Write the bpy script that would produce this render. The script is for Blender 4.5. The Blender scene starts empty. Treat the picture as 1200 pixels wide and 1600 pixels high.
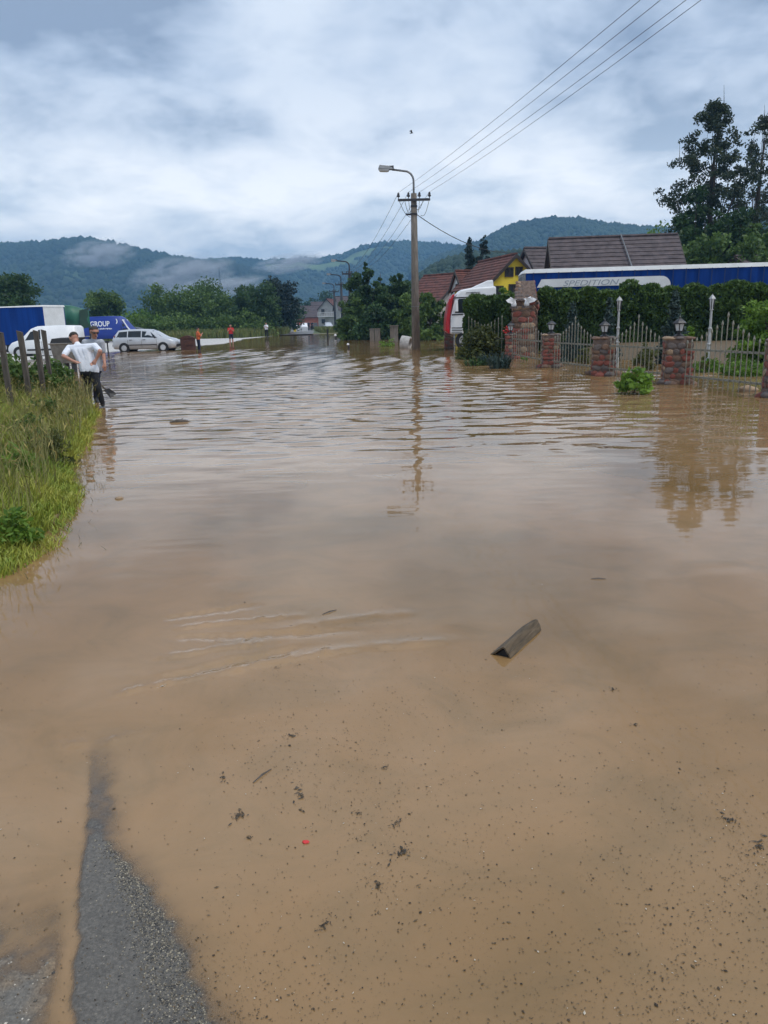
import bpy, bmesh, math, random
import numpy as np
from mathutils import Vector, Matrix, noise as mnoise

R = math.radians
rng = np.random.default_rng(7)
random.seed(7)
scene = bpy.context.scene
C = scene.collection

# ------------------------------------------------------------------ camera
CAM_H, FPX = 1.6, 1202.0
PITCH, ROLL = R(13.92), R(-1.46)
cam_d = bpy.data.cameras.new('camera')
cam_d.sensor_fit = 'VERTICAL'
cam_d.sensor_height = 36.0
cam_d.lens = 36.0 * FPX / 1600.0
cam_d.clip_start, cam_d.clip_end = 0.05, 20000
cam = bpy.data.objects.new('camera', cam_d)
C.objects.link(cam)
CM = Matrix.Rotation(math.pi / 2 - PITCH, 3, 'X') @ Matrix.Rotation(ROLL, 3, 'Z')
cam.matrix_world = Matrix.Translation((0, 0, CAM_H)) @ CM.to_4x4()
scene.camera = cam

# ------------------------------------------------------------------ world, sun, exposure
SUN_EL, SUN_AZ = R(62), R(125)          # azimuth measured from +Y clockwise
world = bpy.data.worlds.new('World')
scene.world = world
world.use_nodes = True
wt = world.node_tree
for n in list(wt.nodes):
    wt.nodes.remove(n)


def wn(kind, **kw):
    n = wt.nodes.new(kind)
    for k, v in kw.items():
        setattr(n, k, v)
    return n


def wmath(op, a, b=None, clamp=False):
    n = wn('ShaderNodeMath', operation=op, use_clamp=clamp)
    for i, s in enumerate((a, b)):
        if s is None:
            continue
        if isinstance(s, (int, float)):
            n.inputs[i].default_value = s
        else:
            wt.links.new(s, n.inputs[i])
    return n.outputs[0]


def ramp(tree, fac, stops, interp='LINEAR'):
    n = tree.nodes.new('ShaderNodeValToRGB')
    n.color_ramp.interpolation = interp
    el = n.color_ramp.elements
    while len(el) < len(stops):
        el.new(0.5)
    for e, (p, c) in zip(el, stops):
        e.position = p
        e.color = (c[0], c[1], c[2], 1)
    if fac is not None:
        tree.links.new(fac, n.inputs[0])
    return n.outputs[0]


tc = wn('ShaderNodeTexCoord')
sep = wn('ShaderNodeSeparateXYZ')
wt.links.new(tc.outputs['Generated'], sep.inputs[0])
zc = wmath('MAXIMUM', sep.outputs[2], 0.0)
zz = wmath('ADD', zc, 0.28)
px_ = wmath('DIVIDE', sep.outputs[0], zz)
py_ = wmath('DIVIDE', sep.outputs[1], zz)
comb = wn('ShaderNodeCombineXYZ')
wt.links.new(px_, comb.inputs[0])
wt.links.new(py_, comb.inputs[1])


def wnoise(scale, detail, rough, off, dist=0.0):
    mp = wn('ShaderNodeMapping')
    mp.inputs['Location'].default_value = off
    wt.links.new(comb.outputs[0], mp.inputs[0])
    n = wn('ShaderNodeTexNoise')
    n.inputs['Scale'].default_value = scale
    n.inputs['Detail'].default_value = detail
    n.inputs['Roughness'].default_value = rough
    n.inputs['Distortion'].default_value = dist
    wt.links.new(mp.outputs[0], n.inputs['Vector'])
    return n.outputs[0]


n1 = wnoise(1.15, 6, 0.52, (8.3, 2.6, 0.0), 0.25)
n2 = wnoise(3.6, 4, 0.55, (7.4, 4.2, 2.0), 0.35)
n3 = wnoise(8.5, 3, 0.6, (1.4, 9.2, 5.0), 0.4)
cl = wmath('ADD', wmath('ADD', wmath('MULTIPLY', n1, 0.58), wmath('MULTIPLY', n2, 0.30)), wmath('MULTIPLY', n3, 0.12))
# cloud deck: thick blue-grey undersides to thin bright gaps
deck = ramp(wt, cl, [(0.43, (0.175, 0.220, 0.295)), (0.48, (0.265, 0.318, 0.400)),
                     (0.525, (0.355, 0.410, 0.490)), (0.60, (0.46, 0.505, 0.565))])
# brighter, whiter air where the deck thins out towards the horizon
hz_f = ramp(wt, zc, [(0.0, (1, 1, 1)), (0.14, (0.9, 0.9, 0.9)), (0.20, (0.35, 0.35, 0.35)), (0.27, (0, 0, 0))])
lowr = ramp(wt, cl, [(0.42, (0.40, 0.46, 0.525)), (0.47, (0.55, 0.595, 0.64)), (0.52, (0.69, 0.71, 0.725)), (0.58, (0.82, 0.815, 0.80))])
mixc = wn('ShaderNodeMixRGB')
wt.links.new(hz_f, mixc.inputs[0])
wt.links.new(deck, mixc.inputs[1])
wt.links.new(lowr, mixc.inputs[2])
bg_cloud = wn('ShaderNodeBackground')
bg_cloud.inputs[1].default_value = 1.32
wt.links.new(mixc.outputs[0], bg_cloud.inputs[0])
sky = wn('ShaderNodeTexSky', sky_type='NISHITA')
sky.sun_disc = False
sky.sun_elevation = SUN_EL
sky.sun_rotation = SUN_AZ
bg_sky = wn('ShaderNodeBackground')
bg_sky.inputs[1].default_value = 0.10
wt.links.new(sky.outputs[0], bg_sky.inputs[0])
mixw = wn('ShaderNodeMixShader')
mixw.inputs[0].default_value = 0.92
wt.links.new(bg_sky.outputs[0], mixw.inputs[1])
wt.links.new(bg_cloud.outputs[0], mixw.inputs[2])
wo = wn('ShaderNodeOutputWorld')
wt.links.new(mixw.outputs[0], wo.inputs[0])

sun_d = bpy.data.lights.new('sun', 'SUN')
sun_d.energy = 1.5
sun_d.angle = R(20)
sun_d.color = (1.0, 0.96, 0.9)
sun = bpy.data.objects.new('sun', sun_d)
C.objects.link(sun)
sdir = Vector((math.sin(SUN_AZ) * math.cos(SUN_EL), math.cos(SUN_AZ) * math.cos(SUN_EL), math.sin(SUN_EL)))
sun.rotation_euler = sdir.to_track_quat('Z', 'Y').to_euler()
sun.location = (0, 0, 60)

vs = scene.view_settings
vs.view_transform = 'Standard'
vs.look = 'None'
vs.exposure = 0.6
vs.gamma = 1.0
vs.use_curve_mapping = False
scene.cycles.max_bounces = 4
scene.cycles.diffuse_bounces = 2
scene.cycles.glossy_bounces = 3
scene.cycles.use_adaptive_sampling = True
scene.cycles.adaptive_threshold = 0.025
scene.cycles.transparent_max_bounces = 8
scene.cycles.volume_bounces = 0
scene.cycles.volume_step_rate = 2.5
scene.cycles.volume_max_steps = 128
scene.cycles.use_denoising = True
scene.cycles.sample_clamp_indirect = 6


# ------------------------------------------------------------------ where things stand
def ray(u, v):
    return CM @ Vector(((u - 600) / FPX, (800 - v) / FPX, -1.0))


def G(u, v, z=0.0):
    """point of the level z seen at that place of the photograph"""
    d = ray(u, v)
    t = (z - CAM_H) / d.z
    return Vector((d.x * t, d.y * t, z))


def P(u, v, Y):
    """point at distance Y (metres ahead)"""
    d = ray(u, v)
    t = Y / d.y
    return Vector((d.x * t, Y, CAM_H + d.z * t))


# ------------------------------------------------------------------ mesh helpers
class MB:
    def __init__(self):
        self.v, self.f = [], []

    def add(self, vs_, fs_):
        o = len(self.v)
        self.v += [tuple(p) for p in vs_]
        self.f += [tuple(i + o for i in f) for f in fs_]
        return self

    def box(self, c, s, rz=0.0, top=1.0):
        x, y, z = s[0] / 2, s[1] / 2, s[2] / 2
        ca, sa = math.cos(rz), math.sin(rz)
        vs_ = []
        for dz in (-1, 1):
            k = top if dz > 0 else 1.0
            for dx, dy in ((-1, -1), (1, -1), (1, 1), (-1, 1)):
                a, b = dx * x * k, dy * y * k
                vs_.append((c[0] + a * ca - b * sa, c[1] + a * sa + b * ca, c[2] + dz * z))
        return self.add(vs_, [(3, 2, 1, 0), (4, 5, 6, 7), (0, 1, 5, 4), (1, 2, 6, 5), (2, 3, 7, 6), (3, 0, 4, 7)])

    def hull8(self, p):
        """eight corners: bottom four then top four"""
        return self.add(p, [(3, 2, 1, 0), (4, 5, 6, 7), (0, 1, 5, 4), (1, 2, 6, 5), (2, 3, 7, 6), (3, 0, 4, 7)])

    def tube(self, pts, rad, n=8, caps=True):
        pts = [Vector(p) for p in pts]
        if isinstance(rad, (int, float)):
            rad = [rad] * len(pts)
        vs_, fs_ = [], []
        prev = None
        for i, p in enumerate(pts):
            a = pts[max(i - 1, 0)]
            b = pts[min(i + 1, len(pts) - 1)]
            t = (b - a)
            t = t.normalized() if t.length > 1e-9 else Vector((0, 0, 1))
            ref = prev if prev is not None else (Vector((1, 0, 0)) if abs(t.x) < 0.9 else Vector((0, 1, 0)))
            u = ref - t * ref.dot(t)
            if u.length < 1e-6:
                u = t.orthogonal()
            u.normalize()
            prev = u
            w = t.cross(u)
            for k in range(n):
                an = 2 * math.pi * k / n
                vs_.append(p + (u * math.cos(an) + w * math.sin(an)) * rad[i])
        for i in range(len(pts) - 1):
            for k in range(n):
                a, b = i * n + k, i * n + (k + 1) % n
                fs_.append((a, b, b + n, a + n))
        if caps:
            fs_.append(tuple(range(n - 1, -1, -1)))
            m = (len(pts) - 1) * n
            fs_.append(tuple(m + k for k in range(n)))
        return self.add(vs_, fs_)

    def lathe(self, prof, c=(0, 0, 0), n=12):
        vs_, fs_ = [], []
        for r, z in prof:
            for k in range(n):
                an = 2 * math.pi * k / n
                vs_.append((c[0] + r * math.cos(an), c[1] + r * math.sin(an), c[2] + z))
        for i in range(len(prof) - 1):
            for k in range(n):
                a, b = i * n + k, i * n + (k + 1) % n
                fs_.append((a, b, b + n, a + n))
        fs_.append(tuple(range(n - 1, -1, -1)))
        m = (len(prof) - 1) * n
        fs_.append(tuple(m + k for k in range(n)))
        return self.add(vs_, fs_)

    def prism(self, poly, a, b, axis='y'):
        """polygon (p,q) pushed from a to b along axis; y: (x,z)  x: (y,z)  z: (x,y)"""
        n = len(poly)

        def m(p, q, t):
            return {'y': (p, t, q), 'x': (t, p, q), 'z': (p, q, t)}[axis]
        vs_ = [m(p, q, a) for p, q in poly] + [m(p, q, b) for p, q in poly]
        fs_ = [tuple(range(n)), tuple(range(2 * n - 1, n - 1, -1))]
        for i in range(n):
            j = (i + 1) % n
            fs_.append((i, i + n, j + n, j))
        return self.add(vs_, fs_)

    def ico(self, c, r, sub=1, jit=0.0, seed=0):
        bm = bmesh.new()
        bmesh.ops.create_icosphere(bm, subdivisions=sub, radius=1.0)
        rs = random.Random(seed)
        r = (r, r, r) if isinstance(r, (int, float)) else r
        vs_ = []
        for v in bm.verts:
            k = 1 + jit * (rs.random() - 0.5) * 2
            vs_.append((c[0] + v.co.x * r[0] * k, c[1] + v.co.y * r[1] * k, c[2] + v.co.z * r[2] * k))
        fs_ = [tuple(v.index for v in f.verts) for f in bm.faces]
        bm.free()
        return self.add(vs_, fs_)

    def mesh(self, name, mat=None, smooth=False, fix=True):
        me = bpy.data.meshes.new(name)
        me.from_pydata(self.v, [], self.f)
        if fix:
            bm = bmesh.new()
            bm.from_mesh(me)
            bmesh.ops.recalc_face_normals(bm, faces=bm.faces)
            bm.to_mesh(me)
            bm.free()
        if mat:
            me.materials.append(mat)
        if smooth:
            me.polygons.foreach_set('use_smooth', [True] * len(me.polygons))
        me.update()
        return me

    def build(self, name, mat, parent=None, smooth=False, bevel=0.0, loc=None, seg=2):
        o = bpy.data.objects.new(name, self.mesh(name, mat, smooth))
        C.objects.link(o)
        if parent is not None:
            o.parent = parent
        if loc is not None:
            o.location = loc
        if bevel:
            m = o.modifiers.new('bevel', 'BEVEL')
            m.width = bevel
            m.segments = seg
            m.limit_method = 'ANGLE'
            m.angle_limit = R(35)
        return o


def np_obj(name, V, F, mat, col=None, parent=None, smooth=False):
    V = np.asarray(V, dtype=np.float32)
    F = np.asarray(F, dtype=np.int32)
    me = bpy.data.meshes.new(name)
    nf, k = F.shape
    me.vertices.add(len(V))
    me.vertices.foreach_set('co', V.ravel())
    me.loops.add(nf * k)
    me.loops.foreach_set('vertex_index', F.ravel())
    me.polygons.add(nf)
    me.polygons.foreach_set('loop_start', np.arange(0, nf * k, k, dtype=np.int32))
    me.polygons.foreach_set('loop_total', np.full(nf, k, dtype=np.int32))
    if smooth:
        me.polygons.foreach_set('use_smooth', np.ones(nf, dtype=bool))
    me.update(calc_edges=True)
    if col is not None:
        a = me.color_attributes.new('tint', 'FLOAT_COLOR', 'POINT')
        c4 = np.ones((len(V), 4), dtype=np.float32)
        c4[:, :3] = col
        a.data.foreach_set('color', c4.ravel())
    me.materials.append(mat)
    o = bpy.data.objects.new(name, me)
    C.objects.link(o)
    if parent is not None:
        o.parent = parent
    return o


def tag(o, label=None, cat=None, group=None, kind=None):
    if label:
        o['label'] = label
    if cat:
        o['category'] = cat
    if group:
        o['group'] = group
    if kind:
        o['kind'] = kind
    return o


def thing(name, label, cat, loc=(0, 0, 0), rz=0.0, group=None):
    o = bpy.data.objects.new(name, None)
    C.objects.link(o)
    o.location = loc
    o.rotation_euler = (0, 0, rz)
    o.empty_display_size = 0.2
    return tag(o, label, cat, group)


def inst(name, me, parent=None, loc=(0, 0, 0), rot=(0, 0, 0), scale=(1, 1, 1)):
    o = bpy.data.objects.new(name, me)
    C.objects.link(o)
    if parent is not None:
        o.parent = parent
    o.location, o.rotation_euler, o.scale = loc, rot, scale
    return o


# ------------------------------------------------------------------ materials
def new_mat(name):
    m = bpy.data.materials.new(name)
    m.use_nodes = True
    t = m.node_tree
    b = t.nodes['Principled BSDF']
    return m, t, b


def tex_noise(t, scale, detail=4, rough=0.55, coord='Object', vscale=None):
    c = t.nodes.new('ShaderNodeTexCoord')
    n = t.nodes.new('ShaderNodeTexNoise')
    n.inputs['Scale'].default_value = scale
    n.inputs['Detail'].default_value = detail
    n.inputs['Roughness'].default_value = rough
    if vscale:
        mp = t.nodes.new('ShaderNodeMapping')
        mp.inputs['Scale'].default_value = vscale
        t.links.new(c.outputs[coord], mp.inputs[0])
        t.links.new(mp.outputs[0], n.inputs['Vector'])
    else:
        t.links.new(c.outputs[coord], n.inputs['Vector'])
    return n.outputs[0]


def bump(t, b, h, strength=0.3, dist=0.02):
    n = t.nodes.new('ShaderNodeBump')
    n.inputs['Strength'].default_value = strength
    n.inputs['Distance'].default_value = dist
    t.links.new(h, n.inputs['Height'])
    t.links.new(n.outputs[0], b.inputs['Normal'])


def mat_mottle(name, c1, c2, scale=6.0, rough=0.7, metal=0.0, bs=0.0, bd=0.01, spec=0.5, coord='Object', vscale=None, detail=5):
    m, t, b = new_mat(name)
    n = tex_noise(t, scale, detail, 0.6, coord, vscale)
    t.links.new(ramp(t, n, [(0.32, c1), (0.68, c2)]), b.inputs['Base Color'])
    b.inputs['Roughness'].default_value = rough
    b.inputs['Metallic'].default_value = metal
    b.inputs['Specular IOR Level'].default_value = spec
    if bs:
        bump(t, b, n, bs, bd)
    return m


def mat_plain(name, c, rough=0.5, metal=0.0, var=0.12, scale=3.0):
    return mat_mottle(name, [x * (1 - var) for x in c], [min(1, x * (1 + var)) for x in c], scale, rough, metal)


def mat_leaf(name, dark, light, trans=0.35, rough=0.55):
    """leaves: colour from each leaf's own tint"""
    m, t, b = new_mat(name)
    a = t.nodes.new('ShaderNodeAttribute')
    a.attribute_name = 'tint'
    s = t.nodes.new('ShaderNodeSeparateColor')
    t.links.new(a.outputs['Color'], s.inputs[0])
    col = ramp(t, s.outputs[0], [(0.0, dark), (1.0, light)])
    t.links.new(col, b.inputs['Base Color'])
    b.inputs['Roughness'].default_value = rough
    b.inputs['Specular IOR Level'].default_value = 0.3
    tr = t.nodes.new('ShaderNodeBsdfTranslucent')
    t.links.new(col, tr.inputs[0])
    mx = t.nodes.new('ShaderNodeMixShader')
    mx.inputs[0].default_value = trans
    t.links.new(b.outputs[0], mx.inputs[1])
    t.links.new(tr.outputs[0], mx.inputs[2])
    t.links.new(mx.outputs[0], t.nodes['Material Output'].inputs[0])
    return m


def mat_tint(name, rough=0.7, nscale=0.0, namt=0.25, bs=0.0, bd=0.01, spec=0.4):
    """colour from the mesh's own tint attribute, roughened by noise"""
    m, t, b = new_mat(name)
    a = t.nodes.new('ShaderNodeAttribute')
    a.attribute_name = 'tint'
    out = a.outputs['Color']
    if nscale:
        n = tex_noise(t, nscale, 8, 0.65)
        k = ramp(t, n, [(0.3, (1 - namt,) * 3), (0.7, (1 + namt,) * 3)])
        mx = t.nodes.new('ShaderNodeMixRGB')
        mx.blend_type = 'MULTIPLY'
        mx.inputs[0].default_value = 1.0
        t.links.new(out, mx.inputs[1])
        t.links.new(k, mx.inputs[2])
        out = mx.outputs[0]
        if bs:
            bump(t, b, n, bs, bd)
    t.links.new(out, b.inputs['Base Color'])
    b.inputs['Roughness'].default_value = rough
    b.inputs['Specular IOR Level'].default_value = spec
    return m


def mat_glass(name, c=(0.02, 0.025, 0.03)):
    m, t, b = new_mat(name)
    b.inputs['Base Color'].default_value = (*c, 1)
    b.inputs['Roughness'].default_value = 0.06
    b.inputs['Specular IOR Level'].default_value = 0.35
    return m


M = {}
M['silver'] = mat_plain('silver_paint', (0.52, 0.54, 0.57), 0.28, 0.35, 0.05)
M['white_paint'] = mat_mottle('white_vehicle_paint', (0.68, 0.70, 0.72), (0.80, 0.81, 0.82), 1.2, 0.35)
M['blue_paint'] = mat_plain('blue_vehicle_paint', (0.003, 0.028, 0.23), 0.5, 0, 0.15, 0.8)
M['blue_tarp'] = mat_mottle('blue_tarpaulin', (0.001, 0.022, 0.130), (0.003, 0.042, 0.230), 0.9, 0.7, 0, 0.25, 0.05, 0.12, coord='Object', vscale=(3, 3, 0.25))
M['white_tarp'] = mat_mottle('white_tarpaulin', (0.58, 0.59, 0.58), (0.74, 0.75, 0.75), 1.0, 0.55, 0, 0.2, 0.04)
M['green_tarp'] = mat_mottle('green_tarpaulin', (0.010, 0.075, 0.045), (0.02, 0.14, 0.085), 1.2, 0.5, 0, 0.4, 0.05)
M['dark_green_tarp'] = mat_mottle('dark_green_tarpaulin', (0.006, 0.03, 0.018), (0.012, 0.05, 0.03), 1.2, 0.55, 0, 0.4, 0.05)
M['red_paint'] = mat_plain('red_vehicle_paint', (0.42, 0.012, 0.02), 0.35, 0, 0.15)
M['dark_red'] = mat_plain('tail_lamp_red', (0.18, 0.008, 0.012), 0.2)
M['lamp_clear'] = mat_plain('headlamp_clear', (0.6, 0.62, 0.64), 0.15)
M['rubber'] = mat_plain('tyre_rubber', (0.02, 0.02, 0.02), 0.85)
M['black'] = mat_plain('black_plastic', (0.018, 0.018, 0.02), 0.55)
M['dark_gap'] = mat_plain('dark_parts_and_shade', (0.012, 0.012, 0.013), 0.9)  # near-black for undersides; also stands in for shade in holes and hollows
M['rim'] = mat_plain('wheel_rim', (0.50, 0.51, 0.53), 0.35, 0.5)
M['glass'] = mat_glass('vehicle_glass')
M['pane'] = mat_glass('window_pane', (0.03, 0.035, 0.04))
M['concrete'] = mat_mottle('pole_concrete', (0.10, 0.085, 0.068), (0.19, 0.165, 0.14), 5.0, 0.9, 0, 0.5, 0.01, vscale=(2, 2, 0.4))
M['pole_dark'] = mat_plain('dark_pole', (0.035, 0.036, 0.040), .8)
M['concrete_pale'] = mat_mottle('pale_concrete', (0.30, 0.29, 0.27), (0.52, 0.50, 0.48), 4.0, 0.9, 0, 0.5, 0.01)
M['steel'] = mat_mottle('galvanised_steel', (0.14, 0.15, 0.16), (0.26, 0.27, 0.28), 8.0, 0.5, 0.5)
M['dark_steel'] = mat_plain('dark_steel', (0.04, 0.04, 0.045), 0.6, 0.3)
M['fence_metal'] = mat_mottle('fence_metal', (0.15, 0.145, 0.11), (0.28, 0.27, 0.22), 14.0, 0.5, 0.3)
M['lantern_black'] = mat_plain('lantern_black', (0.015, 0.015, 0.018), 0.45)
M['lantern_glass'] = mat_plain('lantern_glass', (0.50, 0.52, 0.53), 0.2)
M['lamp_post_white'] = mat_mottle('lamp_post_paint', (0.27, 0.285, 0.285), (0.42, 0.43, 0.43), 6, 0.5)
M['wood_grey'] = mat_mottle('weathered_wood', (0.045, 0.038, 0.03), (0.12, 0.10, 0.085), 9.0, 0.9, 0, 0.6, 0.01, vscale=(3, 3, 0.35))
M['trim_wood'] = mat_mottle('wet_dark_trim', (0.045, 0.032, 0.018), (0.13, 0.093, 0.055), 16.0, 0.85, 0, 0.4, 0.004, vscale=(4, 0.6, 4))
M['rust'] = mat_mottle('rusty_steel', (0.035, 0.014, 0.010), (0.095, 0.036, 0.022), 5.0, 0.85, 0, 0.5, 0.02)
M['bin_metal'] = mat_mottle('bin_metal', (0.11, 0.10, 0.085), (0.24, 0.225, 0.20), 3.5, 0.7, 0.1, 0.3, 0.01)
M['mortar'] = mat_mottle('mortar', (0.09, 0.062, 0.05), (0.19, 0.14, 0.115), 9.0, 0.95, 0, 0.7, 0.02)
M['stone_red'] = mat_mottle('red_stone', (0.13, 0.035, 0.025), (0.27, 0.085, 0.06), 9.0, 0.85, 0, 0.6, 0.02)
M['stone_brown'] = mat_mottle('brown_stone', (0.10, 0.055, 0.036), (0.20, 0.125, 0.085), 9.0, 0.85, 0, 0.6, 0.02)
M['stone_tan'] = mat_mottle('tan_stone', (0.22, 0.15, 0.095), (0.36, 0.26, 0.17), 9.0, 0.85, 0, 0.6, 0.02)
M['stone_grey'] = mat_mottle('grey_stone', (0.075, 0.060, 0.055), (0.15, 0.125, 0.115), 9.0, 0.85, 0, 0.6, 0.02)
M['statue'] = mat_mottle('white_statue', (0.55, 0.56, 0.58), (0.75, 0.76, 0.78), 8, 0.6)
M['roof_red'] = mat_mottle('red_clay_tiles', (0.050, 0.022, 0.018), (0.170, 0.058, 0.042), 2.2, 0.85, 0, 0.5, 0.02, detail=10)
M['roof_brown'] = mat_mottle('brown_roof_tiles', (0.045, 0.034, 0.036), (0.105, 0.083, 0.086), 2.2, 0.8, 0, 0.5, 0.02)
M['wall_yellow'] = mat_mottle('yellow_render', (0.70, 0.52, 0.04), (0.82, 0.63, 0.06), 1.2, 0.9)
M['wall_white'] = mat_mottle('white_render', (0.52, 0.53, 0.55), (0.68, 0.69, 0.70), 1.0, 0.9)
M['wall_grey'] = mat_mottle('grey_render', (0.30, 0.29, 0.28), (0.44, 0.43, 0.41), 1.0, 0.9)
M['brick'] = mat_mottle('red_block_wall', (0.24, 0.075, 0.045), (0.38, 0.13, 0.085), 2.0, 0.9)
M['frame_dark'] = mat_plain('dark_frame', (0.035, 0.025, 0.02), 0.6)
M['frame_white'] = mat_plain('white_frame', (0.65, 0.66, 0.67), 0.5)
M['bark'] = mat_mottle('bark', (0.030, 0.024, 0.020), (0.085, 0.068, 0.055), 5.0, 0.95, 0, 0.7, 0.03, vscale=(4, 4, 0.8))
M['skin'] = mat_plain('skin', (0.42, 0.21, 0.145), 0.5, 0, 0.08, 9)
M['shirt_white'] = mat_mottle('white_cotton', (0.66, 0.69, 0.76), (0.76, 0.79, 0.85), 6, 0.9, 0, 0.6, 0.03)
M['shirt_grey'] = mat_mottle('grey_cotton', (0.30, 0.32, 0.36), (0.40, 0.42, 0.46), 7, 0.9, 0, 0.6, 0.03)
M['cloth_black'] = mat_mottle('black_cloth', (0.006, 0.007, 0.010), (0.014, 0.015, 0.020), 7, 0.9, 0, 0.6, 0.03)
M['cloth_navy'] = mat_mottle('navy_cloth', (0.010, 0.014, 0.035), (0.02, 0.028, 0.06), 7, 0.9, 0, 0.6, 0.03)
M['cloth_red'] = mat_mottle('red_cloth', (0.42, 0.02, 0.022), (0.55, 0.04, 0.04), 7, 0.9)
M['cloth_orange'] = mat_mottle('orange_cloth', (0.50, 0.10, 0.03), (0.66, 0.16, 0.05), 7, 0.9)
M['cloth_dark'] = mat_mottle('dark_cloth', (0.025, 0.025, 0.035), (0.05, 0.05, 0.065), 7, 0.9)
M['hair'] = mat_mottle('cropped_hair', (0.025, 0.020, 0.017), (0.05, 0.042, 0.036), 40, 0.8, 0, 0.8, 0.01)
M['leaf_dark'] = mat_leaf('dark_leaves', (0.012, 0.034, 0.013), (0.080, 0.150, 0.045))
M['leaf_mid'] = mat_leaf('mid_green_leaves', (0.026, 0.065, 0.016), (0.16, 0.25, 0.060))
M['leaf_bright'] = mat_leaf('bright_leaves', (0.045, 0.110, 0.014), (0.20, 0.33, 0.045))
M['leaf_poplar'] = mat_leaf('poplar_leaves', (0.014, 0.024, 0.013), (0.075, 0.105, 0.052))
M['leaf_conifer'] = mat_leaf('conifer_needles', (0.006, 0.016, 0.012), (0.022, 0.042, 0.030), 0.1)
M['leaf_thuja'] = mat_leaf('thuja_sprays', (0.008, 0.026, 0.006), (0.085, 0.15, 0.026), 0.2)
M['leaf_olive'] = mat_leaf('olive_leaves', (0.035, 0.048, 0.012), (0.135, 0.150, 0.040))
M['leaf_blue'] = mat_leaf('bluegreen_needles', (0.014, 0.030, 0.026), (0.055, 0.090, 0.075), 0.1)
M['grass'] = mat_tint('grass_blades', 0.55)
M['flower_red'] = mat_plain('red_petals', (0.55, 0.03, 0.03), 0.6)
# ------------------------------------------------------------------ ground, water
def interp(y, pts):
    a = np.array(pts, dtype=float)
    o = np.argsort(a[:, 0])
    return np.interp(y, a[o, 0], a[o, 1])


def sstep(a, b, x):
    t = np.clip((x - a) / (b - a), 0, 1)
    return t * t * (3 - 2 * t)


_perm = rng.random((64, 64))


def vnoise(x, y):
    """tiling value noise, -1..1"""
    xi, yi = np.floor(x).astype(int), np.floor(y).astype(int)
    fx, fy = x - xi, y - yi
    fx, fy = fx * fx * (3 - 2 * fx), fy * fy * (3 - 2 * fy)
    g = lambda i, j: _perm[i % 64, j % 64]
    a = g(xi, yi) * (1 - fx) + g(xi + 1, yi) * fx
    b = g(xi, yi + 1) * (1 - fx) + g(xi + 1, yi + 1) * fx
    return (a * (1 - fy) + b * fy) * 2 - 1


def fbm(x, y, o=4):
    s, a = 0, 1.0
    for i in range(o):
        s = s + a * vnoise(x * 2 ** i + 13.7 * i, y * 2 ** i + 5.1 * i)
        a *= 0.5
    return s / 1.9


BANK = [(0, -3.2), (3, -3.0), (4.3, -2.95), (5.0, -2.74), (5.6, -2.70), (6.5, -2.92), (7.8, -3.30), (11, -4.30), (15, -5.45), (17, -6.4),
        (20, -9.5), (24, -16), (30, -30)]
YARD = [(30, -40), (36, -30), (42, -19.5), (50, -18.6), (54, -18.4), (62, -15.5), (71, -13.5), (92, -15.0), (110, -14.0), (125, -15), (150, -16), (300, -33)]
_al = [G(*p) for p in ((139, 1170), (134, 1230), (126, 1320), (119, 1400), (116, 1480), (112, 1600))]
_ar = [G(*p) for p in ((176, 1170), (182, 1230), (198, 1310), (262, 1390), (312, 1480), (372, 1600))]
AL = [(p.y, p.x) for p in _al]
AR = [(p.y, p.x) for p in _ar]
AL.append((0.9, AL[-1][1] + 0.1))
AR.append((0.9, AR[-1][1] + 0.16))
AY0, AY1 = AL[0][0], AL[3][0]         # where the asphalt rib goes under, where it is fully out
GARDEN = [(16, 9.6), (18, 8.6), (21, 7.6), (24.5, 6.8), (31, 6.4), (41, 5.2), (60, 5)]


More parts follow.
